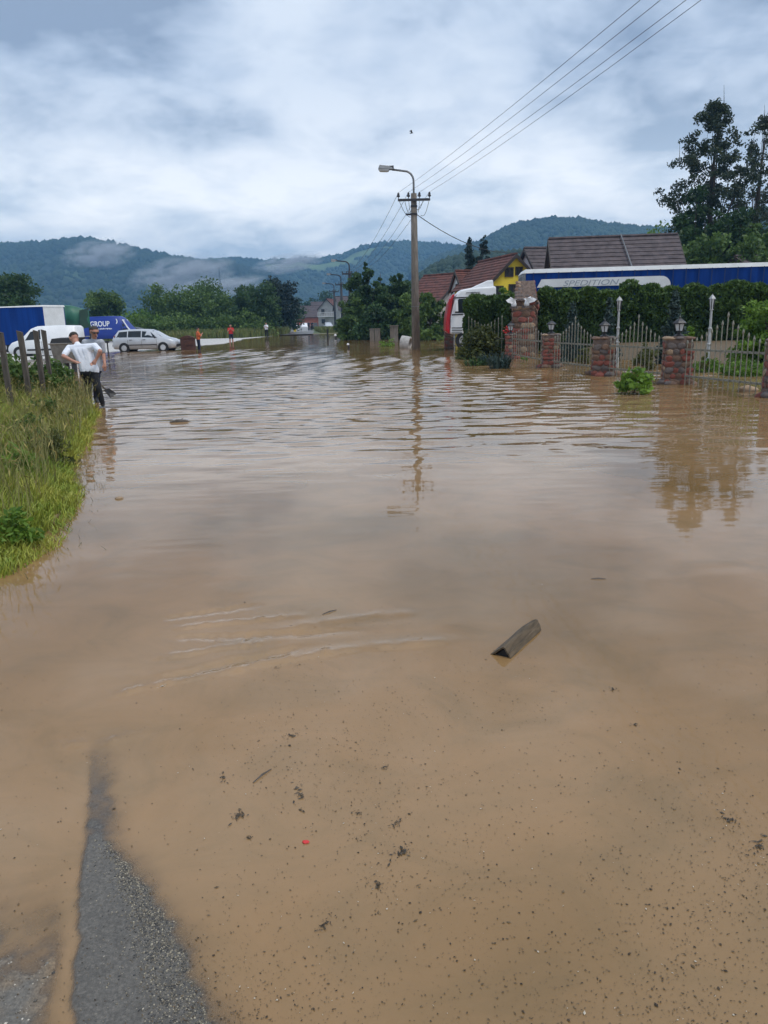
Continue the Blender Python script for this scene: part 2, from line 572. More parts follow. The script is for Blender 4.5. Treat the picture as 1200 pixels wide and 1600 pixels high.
def ground_z(x, y):
    x, y = np.asarray(x, float), np.asarray(y, float)
    z = -0.016 - 0.010 * np.clip(y - 2, 0, 3) - 0.022 * np.clip(y - 5, 0, 9)
    z = z + 0.004 * fbm(x * 1.3, y * 1.3) - 0.004 * sstep(0.2, 1.2, x)
    # rib of asphalt coming up out of the water
    yy = y + 0.03 * fbm(x * 6, y * 6)
    wob = 0.018 * fbm(x * 12 + 4, y * 12, 4)
    l, r = interp(y, AL) + wob, interp(y, AR) + wob * 2.5
    rib = sstep(-0.016, 0.022, x - l) * sstep(-0.05 - .05 * sstep(AY0, AY1, y), 0.02 + .09 * sstep(AY0, AY1, y), r - x) * sstep(AY0 + .35, AY0 - .15, y)
    up = np.clip((AY0 + .15 - yy) / (AY0 + .25 - AY1), 0, 1)
    z = np.where(rib > 0, np.maximum(z, z * (1 - rib) + rib * (-0.0075 + 0.0115 * up + 0.0034 * fbm(x * 20, y * 20, 4))), z)
    # muddy shoulder left of the rib
    sh = sstep(0.0, 0.06, l - x) * sstep(2.15, 1.70, y)
    z = z + sh * (0.0140 + 0.009 * fbm(x * 15 + 1.3, y * 12, 5))
    # grassy bank
    bk = interp(y, BANK) - x + 0.22 * fbm(x * 1.1 + 3, y * 1.1)
    fade = sstep(21, 16.5, y)
    z = z + fade * (sstep(-0.35, 0.25, bk) * (0.05 - z) + 0.40 * sstep(0.2, 2.2, bk) + 0.05 * np.clip(bk, 0, 30) * 0.2)
    # gravel yard
    yd = interp(y, YARD) - x + 0.9 * fbm(x * 0.25, y * 0.25)
    z = z + sstep(-1.2, 1.0, yd) * sstep(33, 40, y) * (0.05 - z)
    # garden rising to the hedge
    gd = x - interp(y, GARDEN)
    g1 = sstep(1.2, 4.5, gd) * sstep(22.5, 29, y) * sstep(60, 46, y)
    z = z + g1 * (0.42 - z) * (y > 15)
    # end of the flood
    z = z + sstep(104, 122, y) * (0.10 - z)
    z = z + sstep(45, 70, x) * (0.2 - z)
    return z


def graded(lo, a, b, hi, step, ratio):
    mid = np.arange(a, b, step)
    out = [mid]
    s, p, up = step, b, []
    while p < hi:
        up.append(p)
        s *= ratio
        p += s
    up.append(hi)
    s, p, dn = step, a, []
    while p > lo:
        s *= ratio
        p -= s
        dn.append(max(p, lo))
    return np.unique(np.concatenate([np.array(dn[::-1]), mid, np.array(up)]))


def sheet(name, xs, ys, zf, colf, mat):
    X, Y = np.meshgrid(xs, ys)
    Z = zf(X, Y)
    V = np.stack([X, Y, Z], -1).reshape(-1, 3)
    nx, ny = len(xs), len(ys)
    i = np.arange(nx - 1)[None, :] + nx * np.arange(ny - 1)[:, None]
    F = np.stack([i, i + 1, i + 1 + nx, i + nx], -1).reshape(-1, 4)
    return np_obj(name, V, F, mat, colf(X, Y, Z).reshape(-1, 3), smooth=True)


def lerp3(a, b, t):
    return a * (1 - t[..., None]) + np.array(b) * t[..., None]


def ground_col(X, Y, Z):
    c = np.zeros(X.shape + (3,)) + np.array((0.235, 0.162, 0.092))
    l, r = interp(Y, AL), interp(Y, AR)
    wob = 0.018 * fbm(X * 12 + 4, Y * 12, 4)
    rib = sstep(-0.02, 0.02, X - l - wob) * sstep(-0.14, 0.05, r - X + wob * 2) * (Y < AY0 + 0.5)
    c = lerp3(c, (0.125, 0.117, 0.105), rib)
    sh = sstep(0.0, 0.10, l - X) * sstep(2.5, 1.7, Y) * (0.55 + 0.45 * sstep(-0.2, 0.35, fbm(X * 9 + 9, Y * 9)))
    c = lerp3(c, (0.155, 0.145, 0.128), sh)
    bk = interp(Y, BANK) - X
    c = lerp3(c, (0.045, 0.050, 0.018), sstep(0.1, 0.5, bk) * (Y < 22))
    yd = interp(Y, YARD) - X
    gr = sstep(-2.0, 0.0, yd) * (Y > 33)
    c = lerp3(c, (0.52, 0.51, 0.49), gr * sstep(140, 110, Y))
    far = sstep(112, 122, Y)
    c = lerp3(c, (0.075, 0.105, 0.030), far)
    gd = X - interp(Y, GARDEN)
    c = lerp3(c, (0.135, 0.095, 0.052), sstep(0.5, 2.0, gd) * (Y > 15) * (Y < 60))
    c = lerp3(c, (0.04, 0.075, 0.02), sstep(45, 60, X))
    return np.clip(c, 0, 1)


m, t, b = new_mat('ground')
a = t.nodes.new('ShaderNodeAttribute')
a.attribute_name = 'tint'
nA = tex_noise(t, 100.0, 8, 0.8)
nB = tex_noise(t, 3.0, 5, 0.6)
k = ramp(t, nA, [(0.30, (0.45,) * 3), (0.52, (0.95,) * 3), (0.66, (1.5, 1.46, 1.4)), (0.75, (2.6, 2.5, 2.3))])
k2 = ramp(t, nB, [(0.3, (0.85,) * 3), (0.7, (1.15,) * 3)])
x1 = t.nodes.new('ShaderNodeMixRGB'); x1.blend_type = 'MULTIPLY'; x1.inputs[0].default_value = 1
x2 = t.nodes.new('ShaderNodeMixRGB'); x2.blend_type = 'MULTIPLY'; x2.inputs[0].default_value = 1
t.links.new(a.outputs['Color'], x1.inputs[1]); t.links.new(k, x1.inputs[2])
t.links.new(x1.outputs[0], x2.inputs[1]); t.links.new(k2, x2.inputs[2])
t.links.new(x2.outputs[0], b.inputs['Base Color'])
b.inputs['Roughness'].default_value = 0.7
b.inputs['Specular IOR Level'].default_value = 0.3
bump(t, b, nA, 0.5, 0.006)
M['ground'] = m

gx = np.unique(np.concatenate([[-2540, -1200, -600, -300, -180], graded(-120, -1.6, 0.6, 120, 0.03, 1.05), np.arange(-1.45, -.30, .010), [180, 300, 600, 1200, 2540]]))
gy = np.unique(np.concatenate([[-290, -120, -60, -20, -6, -1.5], graded(0.4, 0.8, 3.4, 330, 0.03, 1.035), np.arange(1.3, 2.7, .011), [450, 700, 1100, 1800, 2330]]))
tag(sheet('ground', gx, gy, ground_z, ground_col, M['ground']), kind='structure')

# --- flood water: a murky body under a clear reflecting surface
RIP = []      # standing ripples close by: (p0, p1, width, height)
for (u0, v0, u1, v1, w, h) in ((172, 1086, 330, 1052, .016, .0030), (330, 1052, 560, 1010, .035, .0034), (240, 1062, 470, 1012, .030, -.0030),
                               (232, 1030, 430, 1000, .020, .0022), (250, 1000, 540, 985, .03, -.0030), (255, 985, 470, 960, .02, .0026),
                               (250, 968, 400, 945, .028, -.0024), (560, 1010, 700, 1000, .04, .002), (60, 1168, 190, 1160, .02, .0012),
                               (150, 1165, 235, 1146, .012, .0018), (420, 985, 640, 955, .04, .0018)):
    RIP.append((G(u0, v0), G(u1, v1), w, h * 3.3))


WAVE_SLOPE = 0.029


def water_z(X, Y):
    Z = np.zeros_like(X)
    jig = 0.03 * fbm(X * 5, Y * 5, 3)
    chop = 1 + 0.9 * vnoise(X * 26 + Y * 9, Y * 30)
    for p0, p1, w, h in RIP:
        d = p1 - p0
        L = math.hypot(d.x, d.y)
        ux, uy = d.x / L, d.y / L
        s = (X - p0.x) * ux + (Y - p0.y) * uy
        n = -(X - p0.x) * uy + (Y - p0.y) * ux + jig + 0.10 * (s / L) ** 2 * L * 0.2
        Z += h * np.exp(-(n / w) ** 2) * sstep(-0.05 * L, 0.25 * L, s) * sstep(1.15 * L, 0.75 * L, s) * chop
    # wind waves running down the road, dying out in the shallows; sheltered patches stay calm
    env = sstep(6.75, 12.5, Y) * (0.30 + 0.70 * sstep(-0.35, 0.35, fbm(X * 0.11 + 5, Y * 0.07 + 2, 3)))
    env = env * (1 - 0.62 * sstep(1.5, 6.5, X - 0.10 * Y) * sstep(22, 13, Y)) * (1 - 0.45 * sstep(-0.8, 1.6, X) * sstep(24, 12, Y))
    wr = np.random.default_rng(21)
    for k in range(13):
        lam = 0.27 + 0.72 * (k / 12.0) ** 1.3
        th = wr.normal() * 0.42 + 0.16
        kk = 2 * math.pi / lam
        ph = wr.random() * 6.28
        fade = 1.0 if lam > 0.6 else sstep(32, 19, Y)
        bend = 0.55 * fbm(X * 0.23 + k, Y * 0.23, 2)
        Z += env * fade * (WAVE_SLOPE / kk) * np.sin(kk * (Y * math.cos(th) + X * math.sin(th)) + ph + bend * 3.0)
    return Z


def water_col(X, Y, Z):
    d = np.clip(-ground_z(X, Y), 0, 1)
    op = 1 - np.exp(-d / 0.0052)
    # r: how far you see into it, g: silt plumes, b: unused
    return np.stack([op, 0.5 + 0.75 * fbm(X * 0.62 + 3.3, Y * 0.45 + 1.7, 4), np.zeros_like(X)], -1)


m, t, b = new_mat('flood_water')
t.nodes.remove(b)
a = t.nodes.new('ShaderNodeAttribute'); a.attribute_name = 'tint'
s = t.nodes.new('ShaderNodeSeparateColor'); t.links.new(a.outputs['Color'], s.inputs[0])
geo = t.nodes.new('ShaderNodeNewGeometry')


def wmap(sc, rot=0.0):
    mp = t.nodes.new('ShaderNodeMapping')
    mp.inputs['Scale'].default_value = sc
    mp.inputs['Rotation'].default_value = (0, 0, rot)
    t.links.new(geo.outputs['Position'], mp.inputs[0])
    return mp.outputs[0]


def wtex(sc, scale, detail, rough, rot=0.0, dist=0.0):
    n = t.nodes.new('ShaderNodeTexNoise')
    n.inputs['Scale'].default_value = scale
    n.inputs['Detail'].default_value = detail
    n.inputs['Roughness'].default_value = rough
    n.inputs['Distortion'].default_value = dist
    t.links.new(wmap(sc, rot), n.inputs['Vector'])
    return n.outputs[0]


def mth(op, p, q=None, clamp=False):
    n = t.nodes.new('ShaderNodeMath'); n.operation = op; n.use_clamp = clamp
    for i, x in enumerate((p, q)):
        if x is None:
            continue
        if isinstance(x, (int, float)):
            n.inputs[i].default_value = x
        else:
            t.links.new(x, n.inputs[i])
    return n.outputs[0]


silt = ramp(t, s.outputs[1], [(0.10, (0.190, 0.116, 0.045)), (0.45, (0.272, 0.168, 0.078)), (0.90, (0.320, 0.210, 0.115))])
fine = ramp(t, wtex((1, 1.25, 1), 1.9, 9, 0.66, 0.3, 0.9), [(0.30, (0.84, 0.86, 0.84)), (0.50, (1.0, 0.985, 0.96)), (0.70, (1.10, 1.06, 1.03))])
mx = t.nodes.new('ShaderNodeMixRGB'); mx.blend_type = 'MULTIPLY'; mx.inputs[0].default_value = 1
t.links.new(silt, mx.inputs[1]); t.links.new(fine, mx.inputs[2])
dif = t.nodes.new('ShaderNodeBsdfDiffuse'); t.links.new(mx.outputs[0], dif.inputs[0])
trn = t.nodes.new('ShaderNodeBsdfTransparent')
body = t.nodes.new('ShaderNodeMixShader')
t.links.new(s.outputs[0], body.inputs[0]); t.links.new(trn.outputs[0], body.inputs[1]); t.links.new(dif.outputs[0], body.inputs[2])
# wind ripple: calm in the shallows close by, ruffled further out
sp = t.nodes.new('ShaderNodeSeparateXYZ'); t.links.new(geo.outputs['Position'], sp.inputs[0])
mr = t.nodes.new('ShaderNodeMapRange'); mr.interpolation_type = 'SMOOTHSTEP'
mr.inputs[1].default_value = 5.0; mr.inputs[2].default_value = 11.0; mr.inputs[3].default_value = 0.0; mr.inputs[4].default_value = 1.0
t.links.new(sp.outputs[1], mr.inputs[0])
mr2 = t.nodes.new('ShaderNodeMapRange'); mr2.interpolation_type = 'SMOOTHSTEP'
mr2.inputs[1].default_value = 12.0; mr2.inputs[2].default_value = 24.0; mr2.inputs[3].default_value = 0.0; mr2.inputs[4].default_value = 1.0
t.links.new(sp.outputs[1], mr2.inputs[0])
rip2 = wtex((1.6, 4.6, 1), 1.0, 1, 0.5, -0.1, 0.3)
chop = wtex((2.6, 5.0, 1), 1.0, 1, 0.5, 0.06)
h2 = mth('MULTIPLY', mth('MULTIPLY', rip2, 0.0034), mr.outputs[0])
h3 = mth('MULTIPLY', mth('MULTIPLY', chop, 0.0042), mr2.outputs[0])
h4 = mth('MULTIPLY', wtex((1.2, 3.4, 1), 1.0, 1, 0.5, 0.1), 0.0024)
hh = mth('ADD', h2, mth('ADD', h3, h4))
bp = t.nodes.new('ShaderNodeBump'); bp.inputs['Strength'].default_value = 1.0; bp.inputs['Distance'].default_value = 1.0
t.links.new(hh, bp.inputs['Height'])
fr = t.nodes.new('ShaderNodeFresnel'); fr.inputs[0].default_value = 1.54
t.links.new(bp.outputs[0], fr.inputs['Normal'])
gl = t.nodes.new('ShaderNodeBsdfGlossy'); gl.inputs['Roughness'].default_value = 0.03
t.links.new(bp.outputs[0], gl.inputs['Normal'])
fin = t.nodes.new('ShaderNodeMixShader')
t.links.new(fr.outputs[0], fin.inputs[0]); t.links.new(body.outputs[0], fin.inputs[1]); t.links.new(gl.outputs[0], fin.inputs[2])
t.links.new(fin.outputs[0], t.nodes['Material Output'].inputs[0])
M['water'] = m

wx = np.unique(np.concatenate([graded(-9, -3.0, 3.6, 9, 0.028, 1.07), np.arange(-1.45, -.30, .010)]))
wy = np.unique(np.concatenate([graded(0.5, 0.9, 6.4, 6.75, 0.028, 1.0), np.arange(1.3, 2.7, .011)]))
wy = wy[wy <= 6.75]
near = tag(sheet('flood_water', wx, wy, water_z, water_col, M['water']), kind='structure')
wx = np.unique(np.concatenate([graded(-75, -15, 15, 75, 0.10, 1.09)]))
wy = np.concatenate([np.arange(6.75, 26, .062), np.arange(26, 60, .15), np.arange(60, 136, .6)])
far_w = sheet('flood_water', wx, wy, water_z, water_col, M['water'])
tag(far_w, kind='structure')
for sg in (-1, 1):          # the water beside the near sheet
    wxs = np.linspace(9, 75, 12) * sg
    tag(sheet('flood_water', np.sort(wxs), np.linspace(0.5, 6.75, 8), lambda X, Y: X * 0, water_col, M['water']), kind='structure')

# --- dry road beyond the flood
m = mat_mottle('asphalt', (0.10, 0.10, 0.10), (0.16, 0.16, 0.155), 1.5, 0.6)
M['asphalt'] = m
mb = MB()
pts = [(112, -12.6), (150, -15.6), (200, -20.3), (260, -26.3), (330, -34)]
for i in range(len(pts) - 1):
    (y0, x0), (y1, x1_) = pts[i], pts[i + 1]
    mb.add([(x0 - 3.2, y0, .118), (x0 + 3.2, y0, .118), (x1_ + 3.2, y1, .118), (x1_ - 3.2, y1, .118)], [(0, 1, 2, 3)])
tag(mb.build('road', M['asphalt']), kind='structure')
# ------------------------------------------------------------------ hills
M['hill'] = mat_tint('wooded_slope', 0.9, 0.03, 0.4)
M['crown_far'] = mat_tint('far_tree_crowns', 0.9)
_ico = MB().ico((0, 0, 0), 1.0, 1)
ICO_V = np.array(_ico.v, dtype=np.float32)
ICO_F = np.array(_ico.f, dtype=np.int32)


def hill(ridge_px, Y, front, back, seed, n_crown, crown, dark, light, meadow=None, ext=0.25):
    """a ridge whose skyline is given; slopes run forward to the valley floor and back"""
    ctrl = [(p.x, p.z) for p in (P(u, v, Y) for u, v in ridge_px)]
    cx = np.array([c[0] for c in ctrl]); cz = np.array([c[1] for c in ctrl])
    xs = np.linspace(cx[0], cx[-1], 150)
    zr = np.interp(xs, cx, cz)
    # soft shoulders off both ends
    span = xs[-1] - xs[0]
    fr = np.concatenate([np.linspace(-front, 0, 26), np.linspace(0, back, 8)[1:]])
    X, Fq = np.meshgrid(xs, fr)
    t_ = np.where(Fq <= 0, 1 + Fq / front, 1 - Fq / back)
    prof = np.where(Fq <= 0, 0.35 * t_ + 0.65 * t_ ** 1.5, t_ ** 0.8)
    spur = fbm(X / (span * 0.07) + seed, Fq / (front * 0.9) + seed, 4)
    Z = zr[None, :] * prof * (1 + 0.28 * spur * np.sin(np.pi * np.clip(t_, 0, 1)))
    Z = np.maximum(Z, -2 + 2 * t_)
    Yg = Y + Fq
    V = np.stack([X, Yg, Z], -1).reshape(-1, 3)
    nx, ny = len(xs), len(fr)
    i = np.arange(nx - 1)[None, :] + nx * np.arange(ny - 1)[:, None]
    Fc = np.stack([i, i + 1, i + 1 + nx, i + nx], -1).reshape(-1, 4)
    k = sstep(-0.5, 0.6, fbm(X / 60 + seed * 3, Yg / 60, 4))
    col = lerp3(np.zeros(X.shape + (3,)) + np.array(dark), light, k)
    med = np.zeros_like(X)
    if meadow:
        mk = fbm(X / 110 + seed * 5, Yg / 80, 3)
        med = sstep(0.12, 0.25, mk) * (t_ > meadow) * (Fq < 0)
        col = lerp3(col, (0.12, 0.17, 0.045), med)
    h = tag(np_obj('hill', V, Fc, M['hill'], col.reshape(-1, 3), smooth=True), kind='structure')
    # tree crowns
    r = np.random.default_rng(seed + 50)
    n = n_crown
    fi = r.random(n)
    # more of them near the skyline, where single crowns tell
    tt = np.where(r.random(n) < 0.45, 1 - 0.10 * r.random(n) ** 1.5, r.random(n) ** 0.7)
    gx_ = fi * (nx - 1)
    row = tt * 25
    i0 = np.clip(gx_.astype(int), 0, nx - 2); j0 = np.clip(row.astype(int), 0, 24)
    a_, b_ = gx_ - i0, row - j0

    def bil(A):
        return (A[j0, i0] * (1 - a_) + A[j0, i0 + 1] * a_) * (1 - b_) + (A[j0 + 1, i0] * (1 - a_) + A[j0 + 1, i0 + 1] * a_) * b_
    px, py, pz = bil(X), bil(Yg), bil(Z)
    keep = bil(med) < 0.5
    keep &= pz > 1.0
    px, py, pz = px[keep], py[keep], pz[keep]
    n = len(px)
    rad = crown * (0.40 + 0.5 * r.random(n) ** 1.6)
    hh_ = rad * (0.8 + 0.7 * r.random(n))
    VV = ICO_V[None] * np.stack([rad, rad, hh_], -1)[:, None, :]
    VV = VV * (1 + 0.22 * (r.random((n, len(ICO_V), 1)) - 0.5)) + np.stack([px, py, pz + hh_ * 0.2], -1)[:, None, :]
    FF = ICO_F[None] + (np.arange(n) * len(ICO_V))[:, None, None]
    kk = sstep(-0.7, 0.7, fbm(px / 70 + seed, py / 70, 3)) * 0.6 + 0.4 * r.random(n)
    cc = np.repeat(np.array(dark)[None] * (1 - kk[:, None]) + np.array(light)[None] * kk[:, None], len(ICO_V), 0)
    f = np_obj('hill_forest', VV.reshape(-1, 3), FF.reshape(-1, 3), M['crown_far'], cc, smooth=True)
    return f


DK, LT = (0.010, 0.022, 0.010), (0.045, 0.075, 0.026)
f = hill([(-420, 372), (-250, 366), (-120, 380), (0, 384), (60, 383), (120, 375), (150, 377), (190, 386), (240, 397), (300, 409), (350, 412), (430, 432), (520, 470)],
         1450, 620, 500, 3, 13000, 6.6, DK, LT)
tag(f, 'dark forest covering the long hill on the left', 'forest', kind='stuff')
f = hill([(180, 420), (300, 411), (370, 407), (430, 410), (470, 407), (500, 408), (530, 402), (560, 390), (590, 383), (640, 381), (690, 384), (730, 389), (800, 396), (900, 420)],
         1750, 560, 500, 8, 12000, 7.2, DK, LT, meadow=0.62)
tag(f, 'forest with pale clearings on the middle hill behind the lamp pole', 'forest', kind='stuff')
f = hill([(640, 420), (700, 398), (745, 382), (775, 366), (805, 353), (850, 344), (900, 344), (950, 353), (1000, 358), (1060, 362), (1130, 372), (1300, 385), (1450, 370)],
         1250, 480, 420, 14, 13000, 5.6, DK, LT)
tag(f, 'forest on the rounded hill behind the brown roof', 'forest', kind='stuff')
f = hill([(600, 470), (640, 450), (660, 432), (690, 415), (720, 405), (770, 400), (830, 402), (900, 420), (980, 455)],
         430, 120, 120, 21, 3000, 3.2, (0.008, 0.018, 0.010), (0.030, 0.055, 0.024))
tag(f, 'dark near wood on the low rise behind the yellow house', 'forest', kind='stuff')
f = hill([(1080, 400), (1120, 370), (1170, 338), (1210, 322), (1300, 312), (1420, 330), (1560, 360)],
         520, 150, 150, 30, 3000, 3.6, DK, (0.035, 0.065, 0.024))
tag(f, 'wooded hill at the right edge behind the tall poplars', 'forest', kind='stuff')

# --- haze: one even body of air round everything
m = bpy.data.materials.new('haze')
m.use_nodes = True
t = m.node_tree
t.nodes.remove(t.nodes['Principled BSDF'])
pv = t.nodes.new('ShaderNodeVolumePrincipled')
pv.inputs['Color'].default_value = (0.26, 0.55, 0.93, 1)
pv.inputs['Density'].default_value = 0.00041
t.links.new(pv.outputs[0], t.nodes['Material Output'].inputs['Volume'])
tag(MB().box((0, 1020, 104), (5200, 2680, 222)).build('haze', m), 'pale blue haze over the valley', 'haze', kind='stuff')

# --- rags of low cloud lying on the wooded slopes
m = bpy.data.materials.new('mist')
m.use_nodes = True
t = m.node_tree
t.nodes.remove(t.nodes['Principled BSDF'])
pv = t.nodes.new('ShaderNodeVolumePrincipled')
pv.inputs['Color'].default_value = (0.93, 0.95, 0.97, 1)
tcn = t.nodes.new('ShaderNodeTexCoord')
nz = t.nodes.new('ShaderNodeTexNoise'); nz.inputs['Scale'].default_value = 2.4; nz.inputs['Detail'].default_value = 4; nz.inputs['Roughness'].default_value = 0.6
t.links.new(tcn.outputs['Object'], nz.inputs['Vector'])
ln = t.nodes.new('ShaderNodeVectorMath'); ln.operation = 'LENGTH'
t.links.new(tcn.outputs['Object'], ln.inputs[0])


def vm(op, a_, b_=None, clamp=False):
    n = t.nodes.new('ShaderNodeMath'); n.operation = op; n.use_clamp = clamp
    for i, x in enumerate((a_, b_)):
        if x is None:
            continue
        if isinstance(x, (int, float)):
            n.inputs[i].default_value = x
        else:
            t.links.new(x, n.inputs[i])
    return n.outputs[0]


fall = vm('SUBTRACT', 1.0, ln.outputs['Value'], True)
dn = vm('MULTIPLY', vm('MULTIPLY', vm('SUBTRACT', nz.outputs[0], 0.43, True), fall), 0.55)
t.links.new(dn, pv.inputs['Density'])
t.links.new(pv.outputs[0], t.nodes['Material Output'].inputs['Volume'])
M['mist'] = m
mist_me = MB().ico((0, 0, 0), 1.0, 3).mesh('mist', m)
for (u, v, Y, sx, sz, lab) in ((285, 430, 1180, 85, 30, 'white rag of low cloud on the dark hillside above the estate car'),
                               (155, 398, 1270, 62, 24, 'thin rag of mist below the summit of the left hill'),
                               (450, 412, 1420, 70, 18, 'thin mist caught under the saddle between the hills'),
                               (330, 452, 1050, 80, 16, 'low streak of mist above the roadside trees')):
    p = P(u, v, Y)
    tag(inst('mist_patch', mist_me, None, p, (0, R(-8), 0), (sx, 55, sz)), lab, 'mist', kind='stuff')


# ------------------------------------------------------------------ foliage
def leaves(cen, size, r, stretch=(1.0, 0.6), up=0.0, tint=None):
    """one small diamond-shaped face for each centre"""
    n = len(cen)
    d = r.normal(size=(n, 3)); d[:, 2] += up
    d /= np.linalg.norm(d, axis=1, keepdims=True) + 1e-9
    e = r.normal(size=(n, 3))
    e -= d * (d * e).sum(1, keepdims=True)
    e /= np.linalg.norm(e, axis=1, keepdims=True) + 1e-9
    s_ = (size * (0.6 + 0.8 * r.random(n)))[:, None] if np.isscalar(size) else size[:, None]
    a_, b_ = d * s_ * stretch[0] * 0.5, e * s_ * stretch[1] * 0.5
    V = np.stack([cen - a_, cen + b_ - a_ * 0.1, cen + a_, cen - b_ - a_ * 0.1], 1).reshape(-1, 3)
    F = np.arange(4 * n).reshape(n, 4)
    if tint is None:
        tint = r.random(n)
    return V, F, np.repeat(np.clip(tint, 0, 1), 4)[:, None] * np.ones((1, 3))


def env_pts(n, r, kind):
    """points inside a unit crown: x,y in -1..1, z in 0..1"""
    u = r.normal(size=(n, 3)); u /= np.linalg.norm(u, axis=1, keepdims=True)
    q = u * (r.random((n, 1)) ** 0.42)
    if kind == 'round':
        q[:, 2] = 0.5 + 0.5 * q[:, 2]
    elif kind == 'column':
        q[:, 2] = r.random(n)
        w = np.interp(q[:, 2], [0, 0.15, 0.45, 0.8, 1], [0.55, 0.9, 1.0, 0.62, 0.12])
        q[:, 0] *= w; q[:, 1] *= w
    elif kind == 'cone':
        q[:, 2] = r.random(n) ** 1.35
        w = 1.02 - q[:, 2]
        q[:, 0] *= w; q[:, 1] *= w
    elif kind == 'bush':
        q[:, 2] = np.abs(q[:, 2])
    return q


def tree(name, label, cat, base, height, width, mat, n_leaf=6000, leaf=0.28, clumps=60, kind='round', crown_from=0.25,
         seed=1, trunk=0.18, spread=None, group=None, up=0.0, tint0=0.0, bare=0, stretch=(1.0, 0.6), lean=(0, 0)):
    r = np.random.default_rng(seed)
    root = thing(name, label, cat, base, 0, group)
    z0 = height * crown_from
    cl_ = env_pts(clumps, r, kind)
    cl_[:, 0] = cl_[:, 0] * width / 2 + lean[0] * cl_[:, 2]
    cl_[:, 1] = cl_[:, 1] * width / 2 + lean[1] * cl_[:, 2]
    cl_[:, 2] = z0 + cl_[:, 2] * (height - z0)
    rad = (spread or width * 0.16) * (0.55 + 0.8 * r.random(clumps))
    if kind == 'cone':
        rad = rad * (0.45 + 1.0 * (1 - (cl_[:, 2] - z0) / (height - z0)))
    # trunk and limbs
    mb = MB()
    top = height * (0.9 if kind in ('cone', 'column') else 0.7)
    tp = [Vector((0.02 * width * math.sin(i * 1.7 + seed) + lean[0] * i / 6, 0.02 * width * math.cos(i * 2.1 + seed), -0.3 + (top + .3) * i / 6)) for i in range(7)]
    mb.tube(tp, [trunk * (1 - 0.13 * i) for i in range(7)], 7)
    if kind != 'cone':
        for i in range(0, clumps, max(1, clumps // 26)):
            e = Vector(cl_[i])
            s0 = min(max(e.z * 0.55 - 0.1 * height * r.random(), height * 0.08), top * 0.92)
            k_ = (s0 + .3) / (top + .3) * 6
            j = int(min(k_, 5)); a0 = tp[j].lerp(tp[j + 1], k_ - j)
            mid = a0.lerp(e, 0.5) + Vector((0, 0, -0.05 * height * r.random()))
            rr = trunk * (0.20 + 0.2 * r.random())
            mb.tube([a0, mid, e], [rr, rr * 0.6, rr * 0.2], 5, False)
    mb.build('trunk', M['bark'], root, smooth=True)
    # leaves
    w_ = rad ** 2; w_ /= w_.sum()
    idx = r.choice(clumps, n_leaf, p=w_)
    q = r.normal(size=(n_leaf, 3)); q /= np.linalg.norm(q, axis=1, keepdims=True)
    q *= (r.random((n_leaf, 1)) ** 0.5) * rad[idx][:, None]
    q[:, 2] *= 0.75
    if kind == 'cone':
        q[:, 2] -= 0.25 * np.hypot(q[:, 0], q[:, 1])
    cen = cl_[idx] + q
    cl_t = r.random(clumps)
    tint = tint0 + 0.45 * cl_t[idx] + 0.55 * r.random(n_leaf) * 0.8
    V, F, c = leaves(cen, leaf, r, stretch, up, tint)
    np_obj('crown', V, F, mat, c, root)
    if bare:
        mb = MB()
        for i in range(bare):
            a0 = Vector(cl_[r.integers(clumps)])
            d = Vector((r.normal() * .25, r.normal() * .25, 1)).normalized() * (0.05 + 0.06 * r.random()) * height
            mb.tube([a0, a0 + d * .5, a0 + d + Vector((r.normal() * .1, 0, 0))], [0.035, 0.022, 0.008], 4, False)
        mb.build('bare_twigs', M['bark'], root)['kind'] = 'stuff'
    return root


def at_base(u, v, z=0.0):
    p = G(u, v, z)
    return Vector((p.x, p.y, z - 0.05))


def tree_px(name, label, cat, u, top_v, Y, wpx, mat, base_z=0.05, **kw):
    p = P(u, top_v, Y)
    return tree(name, label, cat, (p.x, Y, base_z), p.z - base_z, wpx * Y / FPX, mat, **kw)


# roadside trees on the left, beyond the gravel yard
GL = 'roadside trees beyond the gravel yard'
LT_ = [(10, 424, 88, 62, 'leaf_dark', 'round', 'dark broad tree at the left edge above the blue truck', .2, 6500),
       (162, 454, 112, 46, 'leaf_mid', 'round', 'small round tree rising behind the blue lettered van', .3, 4200),
       (212, 486, 108, 60, 'leaf_bright', 'bush', 'low bright bush just right of the blue van', .05, 3600),
       (243, 452, 116, 58, 'leaf_mid', 'column', 'thin loose tree with bare tips right of the blue van', .12, 3200),
       (276, 470, 118, 62, 'leaf_mid', 'round', 'mid green rounded bush left of the tree row centre', .05, 4600),
       (318, 446, 120, 88, 'leaf_mid', 'round', 'widest pale green tree in the middle of the row', .06, 8000),
       (358, 462, 116, 60, 'leaf_mid', 'round', 'leafy tree standing behind the man in red', .06, 5200),
       (395, 440, 112, 58, 'leaf_dark', 'round', 'dark full tree left of the darkest tall tree', .08, 6800),
       (430, 438, 124, 52, 'leaf_conifer', 'round', 'darkest tall tree at the right end of the left row', .12, 6800),
       (446, 470, 140, 40, 'leaf_dark', 'round', 'small dark tree closing the left row beside the road', .06, 3600)]
for i, (u, tv, Y, w, mt, kd, lab, cf, nl) in enumerate(LT_):
    tree_px('roadside_tree', lab, 'tree', u, tv, Y, w * 1.32, M[mt], n_leaf=int(nl * 1.3), leaf=0.36, clumps=80, kind=kd, crown_from=cf, seed=100 + i, group=GL, trunk=.16,
            bare=8 if kd == 'column' else 0)
